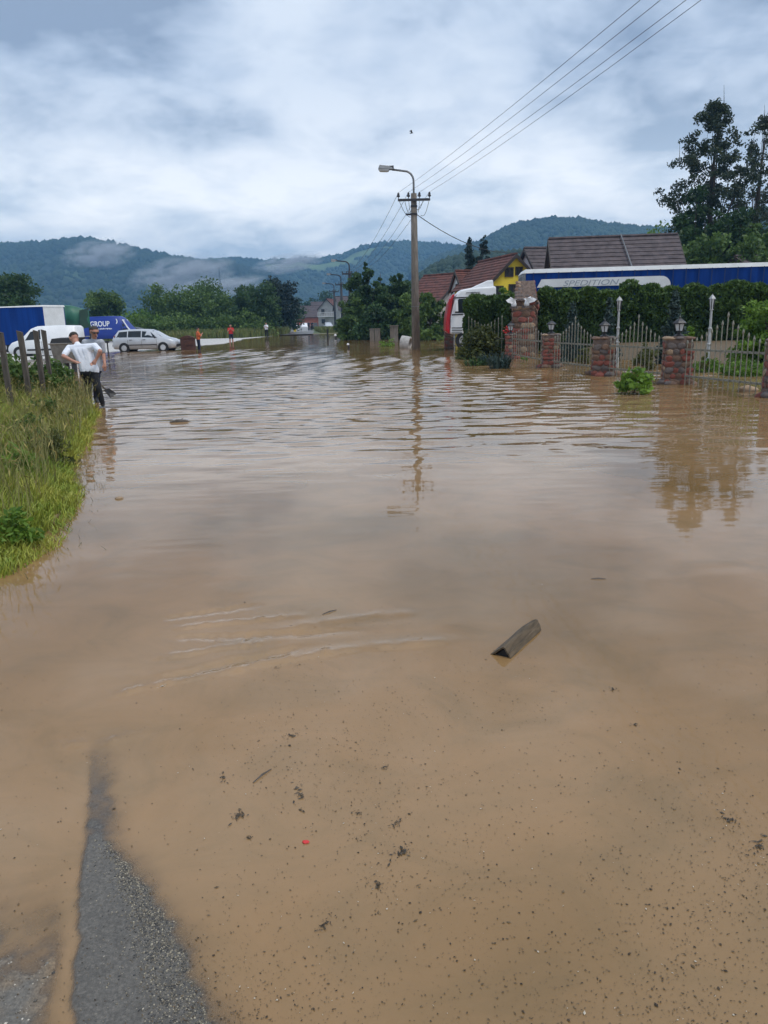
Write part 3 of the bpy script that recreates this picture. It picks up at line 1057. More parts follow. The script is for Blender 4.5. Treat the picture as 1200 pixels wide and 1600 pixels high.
for i, (u, tv, Y, w, lab) in enumerate(((232, 494, 104, 70, 'low leafy undergrowth below the thin loose tree'), (285, 492, 106, 80, 'low leafy undergrowth behind the silver car bonnet'), (340, 490, 108, 80, 'low leafy undergrowth left of the man in red'),
                                        (390, 488, 108, 70, 'low leafy undergrowth right of the man in red'), (190, 498, 112, 60, 'low leafy undergrowth behind the blue van nose'))):
    tree_px('undergrowth_bush', lab, 'bush', u, tv, Y, w, M['leaf_mid'], n_leaf=3600, leaf=.34, clumps=60, kind='bush', crown_from=0, seed=130 + i, trunk=.06, group='undergrowth along the roadside trees', tint0=.1)
# more crowns further back to close the gaps
for i, (u, tv, Y, w, lab) in enumerate(((470, 468, 300, 60, 'hazy tree far behind the brick house, left one'), (505, 462, 310, 66, 'hazy tree far behind the white house, right one'),
                                        (440, 476, 260, 46, 'hazy low tree at the end of the left row'), (555, 470, 250, 60, 'hazy tree behind the far lamp poles'))):
    tree_px('distant_tree', lab, 'tree', u, tv, Y, w, M['leaf_dark'], n_leaf=2600, leaf=0.9, clumps=26, kind='round', crown_from=.1, seed=140 + i, trunk=.2, group='distant trees along the valley road')

# big bush group left of the concrete pole and the lighter one right of it
GB = 'bushes behind the concrete lamp pole'
for i, (u, tv, Y, w, mt, kd, lab, nl) in enumerate((
        (572, 422, 76, 62, 'leaf_dark', 'round', 'tall dark tree with ragged tips left of the lamp pole', 9000),
        (612, 432, 78, 62, 'leaf_dark', 'round', 'dark broad tree just left of the lamp pole', 9000),
        (548, 462, 74, 46, 'leaf_mid', 'bush', 'lower bright green bush at the left end of the dark tree group', 5000),
        (630, 455, 72, 50, 'leaf_mid', 'bush', 'bush right behind the concrete pole', 5000),
        (672, 458, 66, 62, 'leaf_mid', 'bush', 'green bush between the pole and the red truck front', 6500),
        (590, 478, 72, 70, 'leaf_dark', 'bush', 'low dark bush behind the grey gate posts', 5500))):
    tree_px('garden_tree', lab, 'tree', u, tv, Y, w, M[mt], n_leaf=nl, leaf=0.30, clumps=60, kind=kd, crown_from=.03 if kd == 'bush' else .08, seed=160 + i, group=GB, trunk=.15, base_z=0.0)
for i, (u, tv) in enumerate(((571, 410), (625, 425), (594, 414))):
    tree_px('garden_tree', ('slender leafy tip tree standing highest above the dark group', 'thin tip shoot tree nearest the lamp pole', 'thin middle shoot tree of the dark group')[i],
            'tree', u, tv, 77 + i * .6, 15, M['leaf_dark'], n_leaf=1500, leaf=.28, clumps=22, kind='column', crown_from=.3, seed=180 + i, group=GB, trunk=.08, base_z=0)

# poplars and the dark wood below them, right
tree_px('poplar_tree', 'tall dark poplar with a loose open crown', 'tree', 1122, 160, 72, 160, M['leaf_poplar'], n_leaf=20000, leaf=0.23, clumps=330, kind='column',
        crown_from=.30, seed=205, spread=.52, trunk=.30, bare=36)
tree_px('poplar_tree', 'half bare poplar cut by the right edge of the picture', 'tree', 1196, 185, 74, 105, M['leaf_poplar'], n_leaf=7500, leaf=0.23, clumps=130, kind='column',
        crown_from=.28, seed=211, spread=.55, trunk=.26, bare=50)
for i, (u, tv, Y, w, mt, lab, nl) in enumerate((
        (1092, 300, 68, 84, 'leaf_dark', 'dark leafy tree under the tall poplar', 8000),
        (1150, 322, 66, 90, 'leaf_dark', 'dark bushy tree right of the poplar trunk', 8000),
        (1192, 340, 64, 80, 'leaf_mid', 'green tree at the right edge above the trailer', 7000),
        (1106, 362, 62, 90, 'leaf_mid', 'bright lower bush tree right of the brown roof', 6500),
        (1168, 372, 61, 90, 'leaf_mid', 'low green tree above the trailer roof', 6500),
        (1036, 352, 110, 70, 'leaf_bright', 'pale green tree peeking over the brown ridge', 4000),
        (1240, 330, 70, 120, 'leaf_dark', 'dark tree just beyond the right edge', 5000))):
    tree_px('wood_tree', lab, 'tree', u, tv, Y, w, M[mt], n_leaf=nl, leaf=.36, clumps=70, kind='round', crown_from=.1, seed=220 + i, trunk=.2, group='trees behind the trailer')
# spruces behind the yellow house
for i, (u, tv, Y, w) in enumerate(((734, 371, 92, 36), (756, 364, 95, 46))):
    tree_px('spruce_tree', ('dark narrow spruce left of the pair behind the yellow house', 'taller spruce right of the pair behind the yellow house')[i], 'tree',
            u, tv, Y, w * 1.75, M['leaf_conifer'], n_leaf=8000, leaf=.34, clumps=220, kind='cone', crown_from=.06, seed=240 + i, spread=.5, trunk=.16, up=-.3, group='spruces behind the yellow house')
# thin transmission mast on the hillside
mb = MB()
p = P(344, 447, 900); q = P(342, 418, 900)
for sx, sy in ((-1, -1), (1, -1), (1, 1), (-1, 1)):
    mb.tube([(p.x + sx * 2, p.y + sy * 2, p.z - 20), (q.x, q.y, q.z)], .22, 4)
for k in range(6):
    z = p.z + (q.z - p.z) * k / 6; w = 2 * (1 - k / 6)
    mb.box((p.x, p.y, z), (w * 2, w * 2, .3))
tag(mb.build('lattice_mast', M['steel']), 'thin lattice mast on the hillside above the trees', 'mast')
# ------------------------------------------------------------------ buildings
def roof_plane(mb, e0, e1, r0, r1, courses, lap=0.026, th=0.05):
    """stepped tile courses from the eave e0-e1 up to the ridge r0-r1"""
    e0, e1, r0, r1 = map(Vector, (e0, e1, r0, r1))
    n = (e1 - e0).cross(r0 - e0).normalized()
    if n.z < 0:
        n = -n
    for i in range(courses):
        a, b = i / courses, min((i + 1.12) / courses, 1.0)
        p = [e0.lerp(r0, a), e1.lerp(r1, a), e1.lerp(r1, b), e0.lerp(r0, b)]
        lo, hi = n * (th + lap), n * th
        mb.hull8([p[0] - n * .02, p[1] - n * .02, p[2] - n * .02, p[3] - n * .02, p[0] + lo, p[1] + lo, p[2] + hi * .6, p[3] + hi * .6])


def window(parent, c, w, h, ux, mat_f, mat_p=None, n=None):
    """framed window in a wall: c centre, ux unit vector along the wall, n outward normal"""
    c, ux, n = Vector(c), Vector(ux).normalized(), Vector(n).normalized()
    up = Vector((0, 0, 1))

    def slab(cc, ww, hh, d0, d1):
        q = []
        for s_ in (d0, d1):
            for a_, b_ in ((-1, -1), (1, -1), (1, 1), (-1, 1)):
                q.append(cc + ux * (a_ * ww / 2) + up * (b_ * hh / 2) + n * s_)
        return q
    f_ = MB()
    fw = 0.09
    for (dx, dz, ww, hh) in ((0, h / 2 - fw / 2, w, fw), (0, -h / 2 + fw / 2, w, fw), (-w / 2 + fw / 2, 0, fw, h - 2 * fw), (w / 2 - fw / 2, 0, fw, h - 2 * fw), (0, 0, fw * .7, h - 2 * fw)):
        f_.hull8(slab(c + ux * dx + up * dz, ww, hh, -.02, .06))
    fo = f_.build('window', mat_f, parent)
    MB().hull8(slab(c, w - fw, h - fw, -.03, .015)).build('pane', mat_p or M['pane'], fo)
    return fo


def gable_house(name, label, A, B, half, drop, wall_mat, roof_mat, courses=12, over=0.45, base=0.0, verge='frame_dark', cat='house'):
    """ridge from A (near gable) to B; half width, drop from ridge to eave"""
    A, B = Vector(A), Vector(B)
    B.z = A.z
    d = (B - A).normalized()
    s_ = Vector((-d.y, d.x, 0))
    L = (B - A).length
    root = thing(name, label, cat, (A.x, A.y, base), 0)
    o = Vector((A.x, A.y, base))
    a0, b0 = A - o, B - o
    ez = a0.z - drop
    ia, ib = a0 + d * over, b0 - d * over
    mb = MB()
    k = (half - over * .7) / half
    pr = [(-half * k, 0), (half * k, 0), (half * k, a0.z - drop * k), (0, a0.z - .06), (-half * k, a0.z - drop * k)]
    vs_ = [ia + s_ * p + Vector((0, 0, q - ia.z)) for p, q in pr] + [ib + s_ * p + Vector((0, 0, q - ib.z)) for p, q in pr]
    n = 5
    mb.add(vs_, [tuple(range(n)), tuple(range(2 * n - 1, n - 1, -1))] + [(i, i + n, (i + 1) % n + n, (i + 1) % n) for i in range(n)])
    mb.build('wall', wall_mat, root)
    dz = Vector((0, 0, -drop))
    mb = MB()
    for sg in (-1, 1):
        roof_plane(mb, a0 + s_ * half * sg + dz, b0 + s_ * half * sg + dz, a0, b0, courses)
    rf = mb.build('roof', roof_mat, root)
    MB().tube([a0 + Vector((0, 0, .09)), b0 + Vector((0, 0, .09))], .11, 6).build('ridge_tiles', roof_mat, rf)
    for e in (a0 - d * .03, b0 + d * .03):
        for sg in (-1, 1):
            v = MB()
            p, q = e + Vector((0, 0, -.02)), e + s_ * half * sg + dz + Vector((0, 0, -.02))
            v.hull8([p - d * .03 - Vector((0, 0, .2)), q - d * .03 - Vector((0, 0, .2)), q + d * .03 - Vector((0, 0, .2)), p + d * .03 - Vector((0, 0, .2)),
                     p - d * .03 + Vector((0, 0, .1)), q - d * .03 + Vector((0, 0, .1)), q + d * .03 + Vector((0, 0, .1)), p + d * .03 + Vector((0, 0, .1))])
            v.build('verge_board', M[verge], rf)
    return root, d, s_, ia - Vector((0, 0, ia.z)), o


# house with the long brown roof behind the trailer (ridge runs left-right)
A, B = P(857, 375, 58), P(1059, 364, 57)
h1_, d, s_, g0, o = gable_house('house', 'large house with a long dark brown tiled roof behind the trailer', A, B, 5.6, 4.6, M['wall_white'], M['roof_brown'], 16, .35)
ro = [c for c in h1_.children if c.name.startswith('roof')][0]
# snow-guard / metal flashing strip down the roof
q = (B - A).normalized()
a0 = (A - o).lerp(B - o, .56)
n_ = Vector((0, -1, 0))
MB().tube([a0 + Vector((0, -.1, .12)), a0 + Vector((0, -5.6, -4.6 + .16))], .05, 5).build('flashing_strip', M['steel'], ro)
gable_house('house', 'lower brown roofed house end left of the large brown roof', P(819, 389, 66), P(858, 388, 66.5), 4.2, 3.6, M['wall_white'], M['roof_brown'], 12, .3)

# yellow house, gable end towards the road
A = P(807, 398, 62); B = Vector((A.x - 1.9, 70, A.z))
h2_, d, s_, g0, o = gable_house('house', 'yellow house with a steep red tiled roof and gable windows', A, B, 2.5, 2.4, M['wall_yellow'], M['roof_red'], 10, .30)
for (u, v, w, h) in ((796, 425, .72, .72), (812, 423, .6, .65), (779, 456, .8, .9), (803, 453, .8, .9)):
    p = P(u, v, 62) - o
    p.y = g0.y - .01 + (d.y and (p.x - g0.x) * (-d.x / d.y))
    window(h2_, p, w, h, s_, M['frame_dark'], M['pane'], -d)
# white gabled wing to the left of it
A = P(711, 424.5, 70)
B = Vector((A.x + 3.6, A.y + 1.4, A.z))
h3_, d, s_, g0, o = gable_house('house', 'white gabled wing with a red tiled roof left of the yellow house', A, B, 1.35, 1.75, M['wall_white'], M['roof_red'], 9, .2)
window(h3_, g0 + Vector((0, 0, A.z - 1.25)) - d * .02, .35, .45, s_, M['frame_dark'], M['pane'], -d)
# house with the pale red roof behind the pole
A, B = P(662, 432, 92), P(722, 430, 88)
h4_, d, s_, g0, o = gable_house('house', 'low house with a pale red roof behind the bush right of the pole', A, B, 4.4, 3.4, M['wall_grey'], M['roof_red'], 12, .4)
# chimney-less roof peeking over the trailer
gable_house('house', 'small dark roof peeking over the trailer under the poplars', P(1148, 402, 60), P(1184, 402, 61), 2.4, 1.5, M['wall_grey'], M['roof_brown'], 6, .2)

# far houses where the road ends
Y = 235
A, B = P(461, 478, Y), P(500, 477, Y)
A = Vector((A.x, Y + 5, 6.6)); B = Vector((B.x, Y + 5, 6.6))
h5_, d, s_, g0, o = gable_house('house', 'long low house with red block walls at the end of the road', A, B, 5.5, 3.4, M['brick'], M['roof_brown'], 7, .3, .1)
for k in range(4):
    mb = MB().box((A.x - o.x + .6 + k * (B.x - A.x - 1.2) / 3, -4.95 , 1.6), (.35, .35, 3.1))
    mb.build('pillar', M['wall_white'], h5_)
A, B = P(507, 461, 215), P(520, 461, 215)
A = Vector((P(510, 470, 222).x, 222, 8.0)); B = Vector((A.x + 4, 234, 8.0))
h6_, d, s_, g0, o = gable_house('house', 'white house with a red roof and upper balcony right of the road end', A, B, 3.0, 2.9, M['wall_grey'], M['roof_red'], 7, .3, .1)
for k, (dx, z) in enumerate(((-1.2, 4.6), (1.2, 4.6), (-1.2, 1.9), (1.2, 1.9))):
    window(h6_, g0 + Vector((dx, -.03, z)), 1.0, 1.2, s_, M['frame_dark'], M['pane'], -d)
mb = MB().box((g0.x, g0.y - .6, 3.2), (5.4, 1.2, .18))
for k in range(12):
    mb.box((g0.x - 2.6 + k * .47, g0.y - 1.15, 3.75), (.06, .06, .95))
mb.box((g0.x, g0.y - 1.15, 4.25), (5.4, .09, .09))
mb.build('balcony', M['frame_white'], h6_)
A = Vector((P(524, 470, 205).x, 205, 8.0)); B = Vector((A.x + 8, 207, 8.0))
gable_house('house', 'house with a broad dark red roof half hidden behind the far poles', A, B, 4.2, 3.4, M['wall_grey'], M['roof_brown'], 7, .3, .1)
A = Vector((P(449, 488, 225).x, 225, 4.9)); B = Vector((P(463, 488, 225).x, 225, 4.9))
gable_house('house', 'small pale house left of the red block house at the road end', A, B, 2.6, 1.8, M['wall_white'], M['roof_brown'], 5, .2, .1)

for (u, Y, z, L_, hw_, wm, rm, lab) in ((436, 255, 6.4, 7, 3.6, 'wall_white', 'roof_red', 'far house half hidden behind the last dark tree of the left row'), (530, 250, 9.0, 9, 4.2, 'wall_grey', 'roof_brown', 'tall far house behind the farthest lamp pole'),
                                        (486, 275, 8.6, 10, 4.5, 'wall_white', 'roof_brown', 'far house whose roof shows above the red block house'), (545, 190, 6.8, 8, 4.0, 'wall_white', 'roof_red', 'far house behind the dark bush beside the far poles')):
    a = P(u, 480, Y)
    gable_house('house', lab, (a.x, Y, z), (a.x + L_, Y + 1.5, z), hw_, 3.0, M[wm], M[rm], 7, .3, .1)


# ------------------------------------------------------------------ poles and wires
def lamp_pole(label, base, zc, r0, r1, arm_l, arm_h, wide, detail=True):
    t_ = thing('lamp_pole', label, 'lamp pole', base, 0, 'concrete lamp poles along the road')
    z0 = base[2]
    H = zc - z0
    n = 10 if detail else 6
    MB().tube([(0, 0, -.6), (0, 0, H * .5), (0, 0, H + .35)], [r0, (r0 + r1) / 2, r1], n).build('pole', M['concrete'] if detail else M['pole_dark'], t_, smooth=True)
    MB().box((0, -r1 - .03, H), (wide, .10, .12 if detail else .2)).build('cross_arm', M['dark_steel'], t_)
    for k in (-.48, -.17, .17, .48):
        MB().lathe([(.02, 0), (.02, .08), (.075, .10), (.085, .16), (.05, .19), (.07, .23), (.045, .30), (.015, .33)], (k * wide, -r1 - .03, H + .06), 8).build('insulator', M['dark_steel'], t_, smooth=True)
    pts = [(0, 0, H - .7), (0, 0, H + arm_h * .62)]
    for k in range(1, 8):
        a_ = math.pi / 2 * k / 7
        pts.append((-arm_l * .42 * (1 - math.cos(a_)), 0, H + arm_h * .62 + arm_h * .34 * math.sin(a_)))
    pts.append((-arm_l, 0, H + arm_h * 1.02))
    MB().tube(pts, .055 if detail else .085, 8).build('lamp_arm', M['steel'] if detail else M['pole_dark'], t_, smooth=True)
    hx, hz = -arm_l, H + arm_h * 1.02
    head = MB()
    head.hull8([(hx + .05, -.13, hz - .02), (hx - .75, -.20, hz + .02), (hx - .75, .20, hz + .02), (hx + .05, .13, hz - .02),
                (hx + .02, -.08, hz + .17), (hx - .68, -.13, hz + .24), (hx - .68, .13, hz + .24), (hx + .02, .08, hz + .17)])
    ho = head.build('lamp_head', M['steel'], t_, bevel=.03)
    MB().hull8([(hx - .22, -.12, hz - .12), (hx - .66, -.13, hz - .10), (hx - .66, .13, hz - .10), (hx - .22, .12, hz - .12),
                (hx - .12, -.16, hz - .01), (hx - .74, -.18, hz + .015), (hx - .74, .18, hz + .015), (hx - .12, .16, hz - .01)]).build('lamp_glass', M['lantern_glass'], ho, bevel=.04)
    MB().box((hx - .02, 0, hz + .08), (.22, .2, .2)).build('ballast_box', M['dark_steel'], ho)
    if detail:
        for z in (H - .35, H - .75):
            MB().lathe([(r1 + .03, 0), (r1 + .03, .09)], (0, 0, z), 12).build('band', M['dark_steel'], t_)
        MB().box((-r1 - .12, -.05, H - .72), (.34, .08, .09)).build('bracket', M['dark_steel'], t_)
        MB().lathe([(r0 * .9, 0), (r0 * .9, .03)], (0, 0, 2.55), 12).build('strap', M['steel'], t_)
        for k in range(6):                                   # slack jumper wires
            x0 = (-.48, -.17, .17, .48, .3, -.3)[k] * wide
            x1 = (-.2, -.1, .2, .35, .12, -.16)[k]
            z1 = H - (.9, .75, .65, .8, .5, .55)[k]
            q = [Vector((x0, -r1 - .05, H + .05)).lerp(Vector((x1, -r1 - .06, z1)), s / 8) + Vector((0, 0, -.35 * math.sin(math.pi * s / 8) * (1 if k % 2 else .6))) for s in range(9)]
            MB().tube(q, .012, 4, False).build('jumper_wire', M['black'], t_)
    return t_


g = G(650, 546)
P1 = Vector((g.x, g.y, -.2))
ZC = P(645, 313, P1.y).z
lamp_pole('tall concrete lamp pole standing in the flood, nearest of the row', (P1.x, P1.y, P1.z), ZC, .245, .155, 1.15, 1.55, 1.75)
FP = []
for (u, v, Y, lab) in ((546, 428, 109, 'far lamp pole above the dark bush, nearest of the far three'), (533, 445, 138, 'far lamp pole in the middle of the far three'),
                       (522, 456, 169, 'farthest lamp pole, shortest of the far three')):
    p = P(u, v, Y)
    lamp_pole(lab, (p.x, Y, 0.0), p.z, .27, .19, 1.7, 1.7, 2.0, False)
    FP.append(p)


def wire(label, a, b, sag, r=.012, name='power_line', group='power lines on the poles'):
    a, b = Vector(a), Vector(b)
    q = [a.lerp(b, s / 14) - Vector((0, 0, sag * 4 * (s / 14) * (1 - s / 14))) for s in range(15)]
    tag(MB().tube(q, r, 5, False).build(name, M['black']), label, 'wire', group)


ends = [(1036, 0), (1069, 0), (1111, 0), (1135, 0)]
offs = (-.84, -.30, .30, .84)
names = ('topmost power line running up to the right', 'second power line from the top running right', 'third power line from the top running right', 'lowest of the four power lines running right')
for k in range(4):
    a = Vector((P1.x + offs[k], P1.y - .2, ZC + .38))
    d_ = ray(*ends[k])
    tt_ = (ZC + .1 - .5 - CAM_H) / d_.z
    e = Vector((0, 0, CAM_H)) + d_ * tt_
    b = a + (e - a) * 1.9
    b.z = ZC + .5
    wire(names[k], a, b, .5, .0065)
    wire('thin power line from the near pole to the far poles, number %s from the left' % ('one', 'two', 'three', 'four')[k], (P1.x + offs[k], P1.y, ZC + .38),
         (FP[0].x + offs[k], FP[0].y, FP[0].z + .3), 1.1, .011)
for j in range(2):
    for k in range(4):
        wire('far power line, %s from the left, between the %s far poles' % (('first', 'second', 'third', 'fourth')[k], ('nearer two', 'last two')[j]), FP[j] + Vector((offs[k], 0, .3)), FP[j + 1] + Vector((offs[k], 0, .3)), .5, .016, group='far power lines between the far poles')
wire('single cable sagging from the pole to the brown roofed house', (P1.x + .15, P1.y - .1, ZC - .75), P(838, 388, 65.5), 1.0, .022)


# ------------------------------------------------------------------ vehicles
def wheel(parent, x, y, z, r=.31, w=.2, side=1):
    o = MB().tube([(0, -w / 2, 0), (0, -w * .3, 0), (0, w * .3, 0), (0, w / 2, 0)], [r * .93, r, r, r * .93], 20).build('wheel', M['rubber'], parent, smooth=False, loc=(x, y, z))
    rm = MB().tube([(0, side * (w / 2 - .02), 0), (0, side * (w / 2 + .012), 0)], [r * .66, r * .60], 16)
    rim = rm.build('rim', M['rim'], o)
    return o


class Shell:
    """car body lofted from stations: (x, z_low, z_belt, half_w, z_roof, half_roof)"""

    def __init__(self, st):
        self.st = st

    def at(self, x):
        a = np.array(self.st)
        return [np.interp(x, a[:, 0], a[:, i]) for i in range(1, 6)]

    def side(self, x, tt, sg, off=.008):
        zl, zb, hw, zr, hr = self.at(x)
        y = hw * .97 * (1 - tt) + hr * tt
        return (x, sg * (y + off), zb * (1 - tt) + (zr - .03) * tt)

    def mesh(self):
        mb = MB()
        rings = []
        for (x, zl, zb, hw, zr, hr) in self.st:
            half = [(hw * .84, zl), (hw * .96, zl + .10), (hw, zl + (zb - zl) * .55), (hw * .99, zb - .08), (hw * .97, zb), (hr, zr - .03), (hr * .86, zr + .012), (0, zr + .03)]
            ring = [(x, y, z) for y, z in half] + [(x, -y, z) for y, z in half[-2::-1]]
            rings.append(ring)
        n = len(rings[0])
        vs_ = [p for r_ in rings for p in r_]
        fs_ = []
        for i in range(len(rings) - 1):
            for k in range(n):
                a, b = i * n + k, i * n + (k + 1) % n
                fs_.append((a, b, b + n, a + n))
        fs_.append(tuple(range(n)))
        fs_.append(tuple((len(rings) - 1) * n + k for k in range(n - 1, -1, -1)))
        mb.add(vs_, fs_)
        return mb


def side_glass(sh, parent, x0, x1, sg, t0=.10, t1=.90, lean0=0, lean1=0, name='side_window'):
    """lean: how far the upper corner moves along x"""
    q = [sh.side(x0, t0, sg, .006), sh.side(x1, t0, sg, .006), sh.side(x1 + lean1, t1, sg, .006), sh.side(x0 + lean0, t1, sg, .006)]
    q2 = [(p[0], p[1] - sg * .02, p[2]) for p in q]
    MB().hull8(q2 + q).build(name, M['glass'], parent)


def estate_car(label, loc, rz, paint, scale=1.0, group=None, detail=True, L=4.42):
    t_ = thing('estate_car' if detail else 'parked_car', label, 'car', loc, rz, group)
    t_.scale = (scale, scale, scale)
    st = [(-2.21, .34, .62, .66, .64, .60), (-2.17, .28, .92, .78, .95, .72), (-2.08, .24, .97, .83, 1.10, .70), (-1.78, .22, .98, .86, 1.47, .60), (-1.2, .2, .97, .87, 1.52, .61),
          (-.3, .2, .95, .875, 1.535, .62), (.35, .2, .93, .875, 1.50, .62), (.75, .2, .925, .875, 1.36, .64), (1.18, .2, .92, .87, 1.08, .74), (1.40, .2, .905, .86, .965, .80),
          (1.85, .22, .80, .83, .86, .78), (2.10, .26, .68, .76, .74, .70), (2.21, .32, .56, .62, .60, .56)]
    sh = Shell(st)
    sh.mesh().build('body', paint, t_, smooth=True, bevel=.0)
    for sg in (-1, 1):
        side_glass(sh, t_, -1.86, -1.12, sg, .10, .86, .17, 0, 'rear_quarter_window')
        side_glass(sh, t_, -1.05, -.15, sg, .10, .88, 0, 0, 'rear_door_window')
        side_glass(sh, t_, -.08, .98, sg, .10, .86, 0, -.46, 'front_door_window')
        if detail:
            for x0 in (-1.08, -.11, .93):
                MB().box((x0, sg * .872, .58), (.012, .012, .56)).build('door_gap', M['dark_gap'], t_)
            MB().box((-.2, sg * .885, .50), (2.3, .02, .06)).build('rub_strip', M['black'], t_)
            for x0 in (-.85, .08):
                MB().box((x0, sg * .882, .84), (.2, .035, .035)).build('door_handle', M['black'], t_)
            MB().ico((.86, sg * .98, 1.0), (.06, .1, .075), 2).build('wing_mirror', M['black'], t_, smooth=True)
        for x0 in (-1.36, 1.36):
            MB().tube([(x0, sg * .70, .30), (x0, sg * .878, .30)], .365, 20).build('wheel_arch', M['dark_gap'], t_)
            wheel(t_, x0, sg * .80, .30, .31, .19, sg)
        MB().hull8([(-2.17, sg * .52, .78), (-2.06, sg * .79, .78), (-2.02, sg * .80, .78), (-2.1, sg * .5, .78),
                    (-2.17, sg * .55, 1.14), (-2.02, sg * .76, 1.14), (-1.97, sg * .76, 1.14), (-2.1, sg * .5, 1.14)]).build('tail_light', M['dark_red'], t_)
        MB().hull8([(2.20, sg * .36, .60), (1.98, sg * .78, .62), (1.86, sg * .8, .62), (2.1, sg * .36, .6),
                    (2.14, sg * .38, .72), (1.90, sg * .77, .80), (1.82, sg * .76, .80), (2.05, sg * .38, .74)]).build('headlight', M['lamp_clear'], t_)
    MB().hull8([(1.33, -.72, 1.0), (1.33, .72, 1.0), (1.28, .72, 1.0), (1.28, -.72, 1.0), (.62, -.55, 1.435), (.62, .55, 1.435), (.58, .55, 1.42), (.58, -.55, 1.42)]).build('windscreen', M['glass'], t_)
    MB().hull8([(-2.10, -.62, 1.02), (-2.10, .62, 1.02), (-2.06, .62, 1.02), (-2.06, -.62, 1.02), (-1.86, -.54, 1.42), (-1.86, .54, 1.42), (-1.82, .54, 1.42), (-1.82, -.54, 1.42)]).build('rear_window', M['glass'], t_)
    MB().box((-2.19, 0, .48), (.10, 1.4, .13)).build('rear_bumper', M['black'], t_, bevel=.03)
    MB().box((2.18, 0, .42), (.10, 1.2, .14)).build('front_bumper', M['black'], t_, bevel=.03)
    return t_


# silver estate car standing at the edge of the water
g = P(230, 530, 55.0)
estate_car('silver estate car standing in shallow water beside the brown box', (g.x, 55.0, -.06), R(-3), M['silver'])
# dark car behind it: only its cabin shows
g = P(212, 530, 98)
estate_car('dark car with pale windscreen frame just right of the blue van', (g.x, 98, .05), R(-6), mat_plain('dark_car_paint', (.05, .06, .07), .3), 1.06)
# far cars at the road end
for (u, Y, rz, pm, lab) in ((477, 185, R(-88), 'white_paint', 'white car facing the flood at the road end'), (464, 196, R(-95), 'white_paint', 'second white car further back at the road end'),
                            (491, 178, R(-85), 'black', 'black car beside the standing people at the road end'), (513, 176, R(-80), 'silver', 'pale car parked right of the far road')):
    g = P(u, 510, Y)
    estate_car(lab, (g.x, Y, .12), rz, M[pm], 1.0, 'cars at the far end of the road', False)


def boxy_van(label, loc, rz, paint, st, wheels, name, wins, mats_wind, extra=None):
    t_ = thing(name, label, 'van', loc, rz)
    sh = Shell(st)
    sh.mesh().build('body', paint, t_, smooth=True)
    for sg in (-1, 1):
        for w in wins:
            side_glass(sh, t_, w[0], w[1], sg, w[2], w[3], w[4], w[5])
        for x0, r_ in wheels:
            hw = sh.at(x0)[2]
            MB().tube([(x0, sg * .70, r_), (x0, sg * (hw + .006), r_)], r_ * 1.2, 18).build('wheel_arch', M['dark_gap'], t_)
            wheel(t_, x0, sg * (hw - .08), r_, r_, .2, sg)
    return t_, sh


# small white van, nose to the left (drawn with nose at +x, then turned round)
st = [(-2.1, .32, .9, .78, 1.75, .70), (-2.0, .24, 1.0, .84, 1.83, .72), (-1.0, .22, 1.02, .86, 1.86, .74), (.2, .22, 1.02, .86, 1.84, .74), (.62, .22, 1.02, .86, 1.70, .72), (1.15, .22, 1.0, .86, 1.22, .76),
      (1.35, .22, .98, .85, 1.06, .8), (1.85, .24, .84, .82, .90, .78), (2.06, .28, .66, .76, .72, .7), (2.14, .34, .55, .66, .6, .6)]
g = P(74, 540, 49)
v1, sh = boxy_van('small white van parked nose to the left behind the wooden posts', (g.x, 49, -.03), R(181), M['white_paint'], st, ((-1.3, .31), (1.4, .31)), 'delivery_van',
                  ((.02, .98, .08, .80, 0, -.36),), None)
MB().hull8([(1.30, -.7, 1.07), (1.30, .7, 1.07), (1.25, .7, 1.07), (1.25, -.7, 1.07), (.72, -.62, 1.66), (.72, .62, 1.66), (.68, .62, 1.66), (.68, -.62, 1.66)]).build('windscreen', M['glass'], v1)
for sg in (-1, 1):
    MB().hull8([(2.12, sg * .4, .62), (1.95, sg * .79, .64), (1.85, sg * .8, .64), (2.05, sg * .4, .62), (2.06, sg * .42, .78), (1.88, sg * .78, .84), (1.8, sg * .77, .84), (2.0, sg * .42, .8)]).build('headlight', M['lamp_clear'], v1)
    MB().box((-2.05, sg * .74, 1.15), (.08, .12, .5)).build('tail_light', M['dark_red'], v1)
    MB().box((-.02, sg * .868, .62), (.012, .012, .7)).build('door_gap', M['dark_gap'], v1)
    MB().box((.16, sg * .876, .92), (.2, .03, .035)).build('door_handle', M['black'], v1)
    MB().ico((1.05, sg * .98, 1.1), (.06, .1, .1), 2).build('wing_mirror', M['black'], v1, smooth=True)
    MB().box((-.1, sg * .872, .46), (2.0, .02, .1)).build('rub_strip', M['black'], v1)
MB().box((2.12, 0, .42), (.1, 1.3, .2)).build('front_bumper', M['black'], v1, bevel=.03)
MB().box((2.135, 0, .66), (.06, .6, .12)).build('grille', M['black'], v1)

